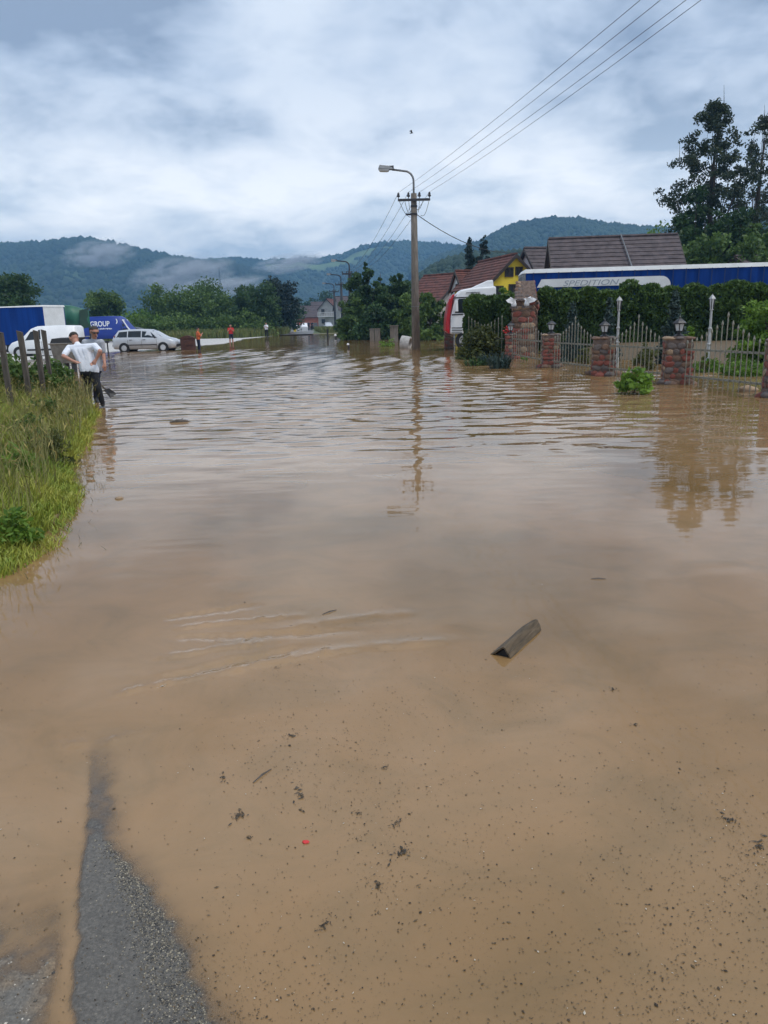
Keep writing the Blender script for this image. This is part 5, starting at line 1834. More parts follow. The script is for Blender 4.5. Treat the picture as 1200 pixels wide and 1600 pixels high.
# ------------------------------------------------------------------ stone gateway with statues
ay = 33.0
ap = P(820, 500, ay)
t_ = thing('stone_gateway', 'tall rough stone gateway with a sloping stone slab roof', 'gateway', (ap.x, ay, 0), R(-4))
sc_ = ay / FPX
zt, zs = P(820, 438, ay).z, P(820, 470, ay).z
wl = 17 * sc_
MB().hull8([(-wl, 0, -.2), (wl * .85, 0, -.2), (wl * .85, .7, -.2), (-wl, .7, -.2), (-wl * .93, 0, zs), (wl * .85, 0, zs), (wl * .85, .7, zs), (-wl * .93, .7, zs)]).build('front_pier', M['mortar'], t_)
MB().hull8([(wl * .55, 2.6, -.2), (wl * 1.9, 2.6, -.2), (wl * 1.9, 3.3, -.2), (wl * .55, 3.3, -.2), (wl * .55, 2.6, zs), (wl * 1.8, 2.6, zs), (wl * 1.8, 3.3, zs), (wl * .55, 3.3, zs)]).build('rear_pier', M['mortar'], t_)
MB().hull8([(-wl * .98, -.12, zs), (wl * .98, -.12, zs), (wl * 1.9, 3.3, zs), (wl * .2, 3.3, zs), (-wl * .72, .5, zt), (wl * .86, .4, zt), (wl * 1.3, 2.9, zt), (wl * .2, 2.9, zt)]).build('slab_roof', M['mortar'], t_)
for k in range(9):                      # springing of the arch on the right side
    a = math.pi * k / 8
    inst('arch_stone', stone_me[(k % 7, SM[k % 7])], t_, (wl * 1.02 + .25 * math.sin(a), .75 + .95 * (1 - math.cos(a)), zs - .65 + .55 * math.sin(a)), (0, 0, R(90)), (.22, .12, .16))
clad(t_, [((-wl, -.01, 0), (1, 0, 0), wl * 1.85, zs, (0, -1, 0), .03), ((wl * .86, 0, 0), (0, 1, 0), .7, zs, (1, 0, 0), 0), ((-wl, .7, 0), (0, -1, 0), .7, zs, (-1, 0, 0), 0)], .24, 71,
     ('stone_red', 'stone_brown', 'stone_tan', 'stone_red', 'stone_brown'))
r_ = random.Random(9)
for i in range(6):                      # slabs on the slope
    for j in range(7):
        f_ = (i + .5) / 6
        x0 = (-wl * .98) * (1 - f_) + (-wl * .72) * f_
        x1 = wl * .98 * (1 - f_) + wl * .86 * f_
        x = x0 + (x1 - x0) * (j + .5 + r_.uniform(-.2, .2)) / 7
        inst('roof_slab', stone_me[(r_.randrange(7), r_.choice(('stone_grey', 'stone_brown', 'stone_grey', 'stone_tan')))], t_, (x, -.12 + .62 * f_, zs + (zt - zs) * f_), (R(-38), 0, r_.uniform(-.3, .3)), (.09, .06, .085))
    for j in range(5):
        f_ = (i + .5) / 6
        g_ = (j + .5) / 5
        x = (wl * .98 + (wl * .92) * g_) * (1 - f_) + (wl * .86 + wl * .44 * g_) * f_
        y = (-.12 + 3.42 * g_) * (1 - f_) + (.4 + 2.5 * g_) * f_
        inst('roof_slab', stone_me[(r_.randrange(7), r_.choice(('stone_red', 'stone_brown', 'stone_brown')))], t_, (x, y, zs + (zt - zs) * f_), (0, 0, R(75)), (.24, .07, .10))
# statues: two white birds with spread wings
for (u, v, fl, lab) in ((803, 473, -1, 'white bird statue on the left shoulder of the stone gateway'), (823, 472, 1, 'white bird statue on the right shoulder of the stone gateway')):
    p = P(u, v, ay - .45)
    st_ = thing('bird_statue', lab, 'statue', (p.x, p.y, p.z - .16), R(15 * fl), 'bird statues on the stone gateway')
    st_['group'] = 'bird statues on the stone gateway'
    st_.scale = (fl, 1, 1)
    MB().tube([(0, 0, 0), (0, 0, .08), (.03, 0, .2), (.09, -.03, .30), (.14, -.05, .33), (.20, -.06, .30)], [.09, .11, .10, .06, .055, .012], 8).build('body', M['statue'], st_, smooth=True)
    for sd in (-1, 1):
        vs2 = [(0, sd * .05, .20), (-.10, sd * .08, .30), (.16, sd * .16, .34), (.30, sd * .26, .26), (.22, sd * .24, .17), (.06, sd * .12, .12)]
        MB().add(vs2 + [(x, y + sd * .03, z) for x, y, z in vs2], [tuple(range(6)), tuple(range(11, 5, -1))] + [(i, i + 6, (i + 1) % 6 + 6, (i + 1) % 6) for i in range(6)]).build('wing', M['statue'], st_)
    MB().box((0, 0, -.03), (.3, .26, .08)).build('plinth', M['stone_grey'], st_)

# ------------------------------------------------------------------ hedge and garden plants
def hedge(label, a, b, h, depth, seed, n, leaf=.17):
    a, b = Vector(a), Vector(b)
    dd = b - a
    L_ = math.hypot(dd.x, dd.y)
    r = np.random.default_rng(seed)
    t_ = thing('hedge', label, 'hedge', a, math.atan2(dd.y, dd.x), 'clipped evergreen hedges')
    nst = int(L_ / .45)
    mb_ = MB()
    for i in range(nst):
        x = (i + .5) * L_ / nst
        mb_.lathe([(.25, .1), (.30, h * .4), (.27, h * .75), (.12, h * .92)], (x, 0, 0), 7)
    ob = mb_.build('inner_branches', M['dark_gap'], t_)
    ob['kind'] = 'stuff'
    x = r.random(n) * L_
    ph = np.floor(x / .9)
    bulge = .10 * np.abs(np.sin(x * math.pi / .9 + .6 * np.sin(ph * 2.3)))
    top = h * (1 + .03 * np.sin(ph * 3.7) + .02 * np.sin(x * 1.7)) + .16 * np.abs(np.sin(x * math.pi / .9)) + .10 * fbm(x * 3.1, x * 0 + seed, 3)
    z = (r.random(n) ** .8) * top
    front = r.random(n) < .62
    y = np.where(front, -depth / 2 - bulge * 1.2 + .18 * r.random(n), (r.random(n) - .5) * depth)
    y = np.where(r.random(n) < .12, depth / 2, y)
    rnd = np.clip((z / top - .86) / .14, 0, 1)
    y = y * (1 - .45 * rnd ** 2)
    z = np.where(~front, top * (.9 + .1 * r.random(n)), z)
    lump = fbm(x * 1.9 + seed, z * 2.2, 3)
    y = y - .20 * lump
    cen = np.stack([x, y, z], -1)
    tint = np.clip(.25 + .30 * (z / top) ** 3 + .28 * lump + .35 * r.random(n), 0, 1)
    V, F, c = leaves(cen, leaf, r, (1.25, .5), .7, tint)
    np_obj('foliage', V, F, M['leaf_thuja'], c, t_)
    return t_


ha, hb = P(838, 450, 36.2), P(1290, 443, 34.0)
hz_ = P(900, 447.5, 36).z
gz = float(ground_z(14, 35))
hedge('long clipped evergreen hedge in front of the blue trailer', (ha.x, ha.y, .1), (hb.x, hb.y, .1), hz_ - .34, 1.1, 11, 38000)
hc, hd = P(732, 470, 38.0), P(806, 466, 36.6)
hedge('short clipped evergreen hedge hiding the truck cab', (hc.x, hc.y, 0), (hd.x, hd.y, 0), P(765, 468, 37.3).z, 1.0, 12, 13000)

GP = 'garden shrubs behind the iron fence'
tree_px('shrub', 'bright loose shrub rising above the short hedge left of the gateway', 'shrub', 792, 452, 37.6, 34, M['leaf_bright'], n_leaf=1800, leaf=.15, clumps=30, kind='round', crown_from=.45, seed=300, trunk=.05, group=GP, base_z=0)
tree_px('shrub', 'sapling poking out of the hedge top below the white swoosh', 'shrub', 984, 434, 35.2, 26, M['leaf_mid'], n_leaf=420, leaf=.15, clumps=16, kind='round', crown_from=.8, seed=301, trunk=.03, group=GP, base_z=0.2)
for i, (u, tv, bv, w, Y, lab) in enumerate(((896, 472, 560, 30, 29, 'small blue green cypress behind the third pillar'), (953, 466, 560, 28, 28.5, 'blue green cypress between the second pillar and the lamp post'),
                                            (1056, 452, 570, 44, 26, 'broad blue green cypress behind the largest pillar'))):
    tree_px('cypress', lab, 'shrub', u, tv, Y, w, M['leaf_blue'], n_leaf=5200, leaf=.11, clumps=110, kind='cone', crown_from=.0, seed=310 + i, spread=.22, trunk=.06, up=.6, group=GP, base_z=0.0)
tree_px('shrub', 'large bright green shrub at the right edge behind the fence', 'shrub', 1200, 470, 24, 96, M['leaf_bright'], n_leaf=9000, leaf=.12, clumps=120, kind='bush', crown_from=0, seed=320, spread=.3, trunk=.08, group=GP, base_z=0.0)
tree_px('shrub', 'small bright shrub tip beside the largest pillar lantern', 'shrub', 1078, 512, 19.5, 18, M['leaf_bright'], n_leaf=700, leaf=.10, clumps=16, kind='round', crown_from=.55, seed=321, trunk=.03, group=GP)
tree_px('shrub', 'yellow flowering shrub behind the fence near the second pillar', 'shrub', 915, 540, 27, 24, M['leaf_olive'], n_leaf=700, leaf=.10, clumps=16, kind='bush', crown_from=0, seed=322, trunk=.03, group=GP, tint0=.4)
tree_px('shrub', 'dry ochre shrub seen through the fence left of the largest pillar', 'shrub', 1010, 535, 23.5, 40, M['leaf_olive'], n_leaf=1500, leaf=.09, clumps=30, kind='bush', crown_from=0, seed=323, trunk=.04, group=GP, tint0=.3)
tree_px('shrub', 'yellowish sprig at the foot of the near white lamp post', 'shrub', 1104, 541, 21.3, 16, M['leaf_olive'], n_leaf=320, leaf=.09, clumps=10, kind='bush', crown_from=0, seed=324, trunk=.02, group=GP, tint0=.6)
# bushy olive shrub and iris clump on the left of the gate
tree_px('shrub', 'olive bushy shrub standing in the water left of the narrow pillar', 'shrub', 748, 508, 32.5, 60, M['leaf_olive'], n_leaf=7000, leaf=.13, clumps=90, kind='bush', crown_from=0, seed=330, spread=.32, trunk=.08, group=GP, base_z=-.1)
tree_px('shrub', 'small red flowering plant beside the gateway foot', 'shrub', 797, 512, 32.2, 10, M['leaf_mid'], n_leaf=260, leaf=.09, clumps=8, kind='bush', crown_from=.3, seed=331, trunk=.02, group=GP)
p = P(795, 515, 32.0)
t_ = thing('flower_bunch', 'bunch of red flowers left of the small lantern', 'flowers', p)
r = np.random.default_rng(5)
V, F, c = leaves(r.normal(size=(60, 3)) * (.09, .06, .10), .10, r, (1, .8))
np_obj('petals', V, F, M['flower_red'], c, t_)
MB().tube([(0, 0, -.9), (.02, 0, -.4), (0, 0, 0)], .015, 5).build('stem', M['bark'], t_)


def iris(label, u, v, n, h, spread, seed, mat):
    p = G(u, v)
    r = np.random.default_rng(seed)
    t_ = thing('iris_clump', label, 'plant', (p.x, p.y, 0), 0, 'strap leaved plants in the flood')
    V, F, tc_ = [], [], []
    for i in range(n):
        a = r.random() * 6.283
        rad = spread * r.random() ** .6 * .6
        out_ = (.15 + .85 * r.random()) * spread * .8
        hh_ = h * (.55 + .5 * r.random())
        b0 = np.array((math.cos(a) * rad, math.sin(a) * rad * .6, -.1))
        dr = np.array((math.cos(a), math.sin(a) * .6, 0))
        sd = np.array((-math.sin(a), math.cos(a), 0)) * .022
        k = len(V)
        bend = r.random() < .35
        mid = b0 + dr * out_ * .45 + np.array((0, 0, hh_ * .7))
        tip = b0 + dr * out_ * (1.25 if bend else 1.0) + np.array((0, 0, hh_ * (.55 if bend else 1.05)))
        V += [b0 - sd, b0 + sd, mid - sd * .9, mid + sd * .9, tip]
        F += [(k, k + 1, k + 3), (k, k + 3, k + 2), (k + 2, k + 3, k + 4)]
        tc_ += [r.random()] * 5
    np_obj('blades', V, F, mat, np.array(tc_)[:, None] * np.ones((1, 3)), t_)
    MB().lathe([(spread * .3, -.15), (spread * .3, .02), (spread * .1, .06)], n=8).build('root_crown', M['dark_gap'], t_)


iris('dark strap leaved clump in the flood left of the narrow pillar', 781, 576, 150, .62, .55, 1, M['leaf_blue'])
iris('low dark strap leaved clump left of the iris', 745, 571, 120, .42, .65, 2, M['leaf_dark'])
iris('middle strap leaved clump touching the olive shrub', 762, 570, 110, .55, .5, 3, M['leaf_blue'])
tree('shrub', 'bright green hydrangea bush standing in the flood before the fence', 'shrub', G(991, 615) + Vector((0, 0, -.05)), .56, .78, M['leaf_bright'], n_leaf=900, leaf=.105, clumps=34, kind='bush', crown_from=.28, seed=340, spread=.10,
     trunk=.012, stretch=(1.0, .75), tint0=.25, up=.2)
tree_px('shrub', 'little green sprig in the water before the third fence panel', 'shrub', 818, 556, 29.5, 12, M['leaf_bright'], n_leaf=140, leaf=.08, clumps=6, kind='bush', crown_from=0, seed=341, trunk=.012, tint0=.4)
p = G(606, 545)
tree('shrub', 'low bright weed standing in the water beside the gate post', 'shrub', (G(606, 541).x, G(606, 541).y, -.1), .75, 1.2, M['leaf_bright'], n_leaf=420, leaf=.12, clumps=16, kind='bush', crown_from=0, seed=342, trunk=.02, tint0=.2)
# low garden planting right of the largest pillar
for i, (u, v, w, h, lab) in enumerate(((1120, 582, 60, .34, 'low green bed behind the fence, left half'), (1178, 588, 70, .42, 'low green bed behind the fence, right half'))):
    p = G(u, v)
    tree('garden_bed', lab, 'plant', (p.x, p.y + .5, -.05), h, w * p.y / FPX * 1.15, M['leaf_bright'], n_leaf=3500, leaf=.07, clumps=90, kind='bush', crown_from=0, seed=350 + i, spread=.14, trunk=.02, group='low garden beds behind the fence')
p = G(1168, 611)
tag(MB().ico((0, 0, .03), (.20, .14, .09), 2, .2, 12).build('boulder', M['stone_tan'], None, True, loc=(p.x, p.y, 0)), 'rusty brown stone at the water edge under the right fence panel', 'stone')


# white lamp posts in the garden
def garden_lamp(label, u, v, top_v, Y):
    p = P(u, v, Y)
    H_ = P(u, top_v, Y).z
    t_ = thing('garden_lamp_post', label, 'lamp post', (p.x, Y, 0), 0, 'white garden lamp posts')
    k = H_ - .42
    MB().lathe([(.075, -.3), (.075, .25), (.055, .3), (.05, k * .42), (.065, k * .43), (.065, k * .45), (.045, k * .46), (.04, k * .68), (.06, k * .69), (.06, k * .71), (.036, k * .72), (.032, k), (.055, k + .01), (.055, k + .03)], n=10).build('post', M['lamp_post_white'], t_, smooth=False)
    MB().lathe([(.055, k + .032), (.045, k + .06), (.075, k + .30), (.075, k + .31)], n=6).build('lamp_glass', M['lantern_glass'], t_)
    for j in range(6):
        a = math.pi / 3 * j
        MB().tube([(.05 * math.cos(a), .05 * math.sin(a), k + .03), (.08 * math.cos(a), .08 * math.sin(a), k + .31)], .012, 4).build('glazing_bar', M['lantern_black'], t_)
    MB().lathe([(.10, k + .305), (.095, k + .325), (.05, k + .39), (.015, k + .42), (.012, k + .45)], n=6).build('hood', M['lamp_post_white'], t_)


garden_lamp('white garden lamp post left of the largest pillar', 965, 530, 464, 25)
garden_lamp('white garden lamp post right of the largest pillar', 1106, 560, 461, 22.4)
# ------------------------------------------------------------------ people
def cap_mesh(mb, a, b, ra, rb, n=10):
    """closed tapered limb with round ends"""
    a, b = Vector(a), Vector(b)
    d = b - a
    L_ = d.length
    if L_ < 1e-5:
        mb.ico(a, ra, 2)
        return
    d /= L_
    pts, rad = [], []
    for k in range(4):
        an = math.pi / 2 * k / 4
        pts.append(a - d * ra * math.cos(an)); rad.append(max(ra * math.sin(an), .001))
    pts.append(a); rad.append(ra)
    pts.append(b); rad.append(rb)
    for k in range(3, -1, -1):
        an = math.pi / 2 * k / 4
        pts.append(b + d * rb * math.cos(an)); rad.append(max(rb * math.sin(an), .001))
    mb.tube(pts, rad, n)


def person(label, base, J, mats, voxel=.02, hair=None, glasses=False, group=None, face=None, hands=True):
    """J: joints in world space. One continuous remeshed body; every face takes the clothing of the limb it belongs to."""
    root = thing('person', label, 'person', base, 0, group)
    o = Vector(base)
    j = {k: Vector(v) - o for k, v in J.items()}
    bones = []

    def bone(a, b, ra, rb, zone):
        bones.append((Vector(a), Vector(b), ra, rb, zone))
    pel, che, nk, hd = j['pelvis'], j['chest'], j['neck'], j['head']
    side = (j['shR'] - j['shL']).normalized()
    hipd = (j['hipR'] - j['hipL']).normalized()
    fwd = Vector(face).normalized() if face else Vector((0, -1, 0))
    up0 = (hd - nk).normalized()
    fwd = (fwd - up0 * fwd.dot(up0)).normalized()
    # torso as three parallel chains
    for s_ in (-1, 0, 1):
        bone(pel + hipd * .085 * s_, pel.lerp(che, .45) + hipd * .075 * s_, .115, .112, 'shirt')
        bone(pel.lerp(che, .45) + hipd * .075 * s_, che + side * .10 * s_, .112, .118, 'shirt')
    bone(j['shL'], che, .075, .11, 'shirt'); bone(j['shR'], che, .075, .11, 'shirt')
    bone(j['shL'], j['shR'], .07, .07, 'shirt')
    bone(che, nk, .10, .062, 'shirt')
    up = (hd - nk).normalized()
    bone(nk, hd - up * .03, .056, .06, 'skin')
    # head: skull, jaw, nose, ears
    bone(hd - fwd * .018 + up * .015, hd + fwd * .012 + up * .02, .088, .084, 'head')
    bone(hd + fwd * .03 - up * .05, hd + fwd * .045 - up * .085, .058, .04, 'head')
    bone(hd + fwd * .088 + up * .005, hd + fwd * .105 - up * .025, .012, .017, 'head')
    sd = fwd.cross(up).normalized()
    for s_ in (-1, 1):
        bone(hd + sd * .084 * s_ + up * .02, hd + sd * .088 * s_ - up * .025, .020, .014, 'head')
    for S in ('L', 'R'):
        sh, el, ha = j['sh' + S], j['el' + S], j['ha' + S]
        cut = sh.lerp(el, .72)
        bone(sh, cut, .072, .066, 'sleeve')
        bone(sh, el, .052, .043, 'skin')
        bone(el, ha, .044, .030, 'skin' if mats.get('long') is None else 'sleeve')
        dh = (ha - el).normalized()
        if hands:
            q = dh.orthogonal().normalized()
            if 'palm' + S in J:
                dh = Vector(J['palm' + S]).normalized(); q = dh.cross(fwd); q = q.normalized() if q.length > .1 else dh.orthogonal().normalized()
            w_ = dh.cross(q).normalized()
            bone(ha, ha + dh * .07, .032, .034, 'skin')
            for k in range(4):
                b0 = ha + dh * .085 + q * (.027 - .018 * k)
                l_ = (.062, .074, .070, .055)[k]
                m_ = b0 + dh * l_ * .55 + w_ * .006
                bone(b0, m_, .0095, .009, 'skin'); bone(m_, m_ + dh * l_ * .45 + w_ * .018, .009, .0075, 'skin')
            b0 = ha + dh * .03 + q * .032
            bone(b0, b0 + dh * .035 + q * .022, .012, .011, 'skin'); bone(b0 + dh * .035 + q * .022, b0 + dh * .066 + q * .024, .011, .009, 'skin')
        else:
            bone(ha, ha + dh * .11, .035, .025, 'skin')
        hp, kn, an = j['hip' + S], j['kn' + S], j['an' + S]
        bone(hp, kn, .100, .072, 'pants')
        bone(kn, kn.lerp(an, .3), .070, .072, 'pants' if not mats.get('shorts') else 'skin')
        bone(kn.lerp(an, .3), an, .068, .052, 'pants' if not mats.get('shorts') else 'skin')
        toe = j.get('toe' + S, an + fwd * .16 + Vector((0, 0, -.05)))
        bone(an + Vector((0, 0, -.04)), toe, .048, .036, 'shoe')
    bone(j['hipL'], j['hipR'], .115, .115, 'pants')
    mb = MB()
    for a, b, ra, rb, z in bones:
        cap_mesh(mb, a, b, ra, rb)
    me = mb.mesh('body', None, False)
    ob = bpy.data.objects.new('body', me)
    C.objects.link(ob)
    md = ob.modifiers.new('remesh', 'REMESH'); md.mode = 'VOXEL'; md.voxel_size = voxel
    m2 = ob.modifiers.new('smooth', 'SMOOTH'); m2.factor = .5; m2.iterations = 2 if voxel < .015 else 1
    bpy.context.view_layer.update()
    me2 = bpy.data.meshes.new_from_object(ob.evaluated_get(bpy.context.evaluated_depsgraph_get()))
    me2.name = 'body'
    ob.modifiers.clear()
    ob.data = me2
    bpy.data.meshes.remove(me)
    me2.materials.clear()
    zones = ['skin', 'shirt', 'sleeve', 'pants', 'shoe', 'head']
    for z in zones:
        me2.materials.append(M[{'skin': 'skin', 'head': 'skin', 'shirt': mats['shirt'], 'sleeve': mats['shirt'], 'pants': mats['pants'], 'shoe': mats.get('shoe', 'black')}[z]])
    nf = len(me2.polygons)
    cen = np.empty(nf * 3, dtype=np.float32)
    me2.polygons.foreach_get('center', cen)
    cen = cen.reshape(-1, 3)
    best = np.full(nf, 1e9); zi = np.zeros(nf, dtype=np.int32)
    for a, b, ra, rb, z in bones:
        a_, b_ = np.array(a), np.array(b)
        ab = b_ - a_
        t_ = np.clip(((cen - a_) @ ab) / max(ab @ ab, 1e-9), 0, 1)
        dist = np.linalg.norm(cen - (a_ + t_[:, None] * ab), axis=1) - (ra + (rb - ra) * t_)
        if z in ('sleeve',):
            dist -= .004
        better = dist < best
        best[better] = dist[better]; zi[better] = zones.index(z)
    me2.polygons.foreach_set('material_index', zi)
    me2.polygons.foreach_set('use_smooth', np.ones(nf, dtype=bool))
    me2.update()
    ob.parent = root
    if hair:
        hb = MB()
        c_ = hd - fwd * .022 + up * .035
        hb.ico((0, 0, 0), 1.0, 3)
        vs_ = []
        for v in hb.v:
            v = Vector(v)
            vs_.append(c_ + sd * v.x * .094 + fwd * v.y * .104 + up * v.z * .088)
        keep = []
        for f_ in hb.f:
            m_ = sum((Vector(hb.v[i]) for i in f_), Vector()) / 3
            if m_.z > (.12 + .45 * m_.y if m_.y > -.1 else -.42):
                keep.append(f_)
        h2 = MB(); h2.v = [tuple(v) for v in vs_]; h2.f = keep
        ho = h2.build('hair', M[hair], root, smooth=True)
        sm_ = ho.modifiers.new('thick', 'SOLIDIFY'); sm_.thickness = .008
    e = MB()
    for s_ in (-1, 1):
        e.ico(hd + fwd * .083 + sd * .032 * s_ + up * .012, .011, 1)
    if not glasses:
        e.build('eyes', M['black'], root)
    else:
        gm = MB()
        for s_ in (-1, 1):
            gm.ico(hd + fwd * .094 + sd * .034 * s_ + up * .014, (.030, .030, .022), 2)
            gm.tube([hd + fwd * .09 + sd * .06 * s_ + up * .02, hd + sd * .098 * s_ + up * .02 - fwd * .02], .006, 5)
        gm.tube([hd + fwd * .1 - sd * .02 + up * .02, hd + fwd * .1 + sd * .02 + up * .02], .005, 5)
        gm.build('sunglasses', M['black'], root, smooth=True)
    mm = MB().tube([hd + fwd * .098 - sd * .022 - up * .058, hd + fwd * .102 - up * .06, hd + fwd * .098 + sd * .022 - up * .058], .005, 5)
    mm.build('mouth', M['dark_red'], root)
    return root


# man in the white T-shirt, seen from behind, hands on hips, leaning to the left
Y0 = 16.2
q = lambda u, v, Y=Y0: P(u, v, Y)
J = dict(pelvis=q(140, 578), chest=q(129, 549, 16.28), neck=q(121, 538, 16.36), head=q(115.5, 528.5, 16.46),
         shL=q(108.5, 544, 16.34), shR=q(148, 541, 16.22), elL=q(99, 556.5, 16.12), elR=q(156.5, 549, 16.02), haL=q(115, 564.5, 16.02), haR=q(150, 562, 16.02),
         palmL=q(123, 567.5, 16.0) - q(115, 564.5, 16.02), palmR=q(145.5, 567, 16.0) - q(150, 562, 16.02),
         hipL=q(134, 582), hipR=q(146, 582), knL=q(137, 606, 16.35), knR=q(153, 606, 16.12), anL=q(141, 630, 16.5), anR=q(160, 629, 16.2))
J['toeL'] = J['anL'] + Vector((-.08, .16, -.05)); J['toeR'] = J['anR'] + Vector((-.06, .16, -.05))
person('man in a white T-shirt and black trousers leaning over, hands on hips', (J['anR'].x, Y0, 0), J, dict(shirt='shirt_white', pants='cloth_black'), .0105, 'hair', face=(-.72, .62, -.30))
# man in the grey polo shirt behind him
Y1 = 17.35
q = lambda u, v, Y=Y1: P(u, v, Y)
J = dict(pelvis=q(146, 575), chest=q(146, 544), neck=q(147, 530), head=q(147.5, 518.5, Y1 - .05), shL=q(158, 535, Y1 - .06), shR=q(133, 535, Y1 + .05),
         elL=q(161.5, 553, Y1 - .05), haL=q(163.5, 568, Y1 - .14), elR=q(127, 555, Y1 + .10), haR=q(140, 574, Y1 - .12), palmL=q(164.2, 577, Y1 - .16) - q(163.5, 568, Y1 - .14),
         hipL=q(151, 578), hipR=q(141, 578), knL=q(150, 600, Y1 - .05), knR=q(139, 600, Y1 + .02), anL=q(150, 622), anR=q(138, 622))
# he faces to the right, so swap handedness into the shared joint names
person('man in a grey polo shirt and sunglasses standing behind the white T-shirt', (J['pelvis'].x, Y1, 0), J, dict(shirt='shirt_grey', pants='cloth_navy'), .0105, 'hair', glasses=True, face=(.62, -.76, -.05))
# shovel
sh = thing('shovel', 'black shovel with its blade just above the water beside the leaning man', 'shovel', P(160, 604, 16.9))
o = sh.location.copy()
bl = [P(162, 609, 16.85) - o, P(170, 606.5, 16.95) - o, P(182.5, 615, 17.0) - o, P(173, 622, 16.9) - o]
n_ = (bl[1] - bl[0]).cross(bl[2] - bl[0]).normalized() * .02
c_ = sum(bl, Vector()) / 4 + n_ * 2
bm_ = MB()
vs_ = bl + [c_] + [v + n_ * .5 for v in bl] + [c_ + n_ * .5]
bm_.add(vs_, [(0, 1, 4), (1, 2, 4), (2, 3, 4), (3, 0, 4), (6, 5, 9), (7, 6, 9), (8, 7, 9), (5, 8, 9), (0, 5, 6, 1), (1, 6, 7, 2), (2, 7, 8, 3), (3, 8, 5, 0)])
bm_.build('blade', M['black'], sh)
MB().tube([P(166.5, 609, 16.9) - o, P(160, 604, 16.92) - o, P(140, 574, 17.2) - o, P(131, 560, 17.3) - o], .018, 6).build('handle', M['wood_grey'], sh)


def stander(label, u, v, top_v, facing, mats, pose, group='people wading farther out', hair='hair', Y=None, vox=.026):
    p = G(u, v) if Y is None else P(u, v, Y)
    Yp = p.y
    H_ = P(u, top_v, Yp).z
    k = 1.74 / 1.74
    z0 = H_ - 1.74                       # feet may stand under water
    f_ = Vector((math.sin(facing), math.cos(facing), 0))
    s_ = Vector((f_.y, -f_.x, 0))
    b = Vector((p.x, Yp, z0))
    U = Vector((0, 0, 1))
    pt_ = lambda a, c, z: b + s_ * a + f_ * c + U * z
    J = dict(pelvis=pt_(0, 0, .96), chest=pt_(0, .01, 1.27), neck=pt_(0, 0, 1.47), head=pt_(0, .03, 1.63), shL=pt_(-.185, 0, 1.40), shR=pt_(.185, 0, 1.40),
             hipL=pt_(-.09, 0, .90), hipR=pt_(.09, 0, .90), knL=pt_(-.11, .02, .50), knR=pt_(.12, .03, .50), anL=pt_(-.12, -.01, .09), anR=pt_(.14, 0, .09))
    if pose == 'phone':
        J.update(elL=pt_(-.25, .10, 1.14), haL=pt_(-.08, .28, 1.30), elR=pt_(.25, .10, 1.14), haR=pt_(.08, .28, 1.32))
    elif pose == 'hips':
        J.update(elL=pt_(-.36, -.06, 1.18), haL=pt_(-.18, .08, 1.02), elR=pt_(.36, -.06, 1.18), haR=pt_(.18, .08, 1.02))
    else:
        J.update(elL=pt_(-.25, -.02, 1.12), haL=pt_(-.25, .06, .87), elR=pt_(.25, -.02, 1.12), haR=pt_(.25, .06, .87))
    return person(label, (p.x, Yp, 0), J, mats, vox, hair, face=f_, group=group, hands=vox < .03)


stander('person in an orange top and dark trousers wading beside the rusty box', 311, 546, 512, R(60), dict(shirt='cloth_orange', pants='cloth_navy'), 'phone', vox=.018)
stander('person in a red T-shirt and dark shorts wading with arms folded', 362, 537, 507, R(170), dict(shirt='cloth_red', pants='cloth_navy', shorts=True), 'phone', vox=.018)
stander('person in a white shirt and dark trousers at the far edge of the yard', 417, 528, 504, R(200), dict(shirt='shirt_white', pants='cloth_black'), 'phone', vox=.022)
for i, (u, Y, top, sm_, pm, ps, lab) in enumerate(((451, 150, 502, 'cloth_red', 'cloth_navy', 'down', 'person in dark red standing leftmost in the far group'), (458, 152, 502, 'cloth_dark', 'cloth_dark', 'down', 'person in dark clothes, second from the left in the far group'),
                                                   (467, 160, 502, 'cloth_red', 'cloth_black', 'hips', 'person in a red jacket standing in front of the white car'), (483, 158, 502, 'cloth_dark', 'cloth_black', 'down', 'dark clothed person right of the white car'),
                                                   (488, 160, 502, 'cloth_navy', 'cloth_black', 'hips', 'person in navy beside the black car'))):
    z = P(u, 510, Y)
    p_ = stander(lab, u, 520, P(u, 510, Y) and top, R(180 + 40 * math.sin(i * 2.1)), dict(shirt=sm_, pants=pm), ps, group='people at the far end of the road', Y=Y, vox=.035)

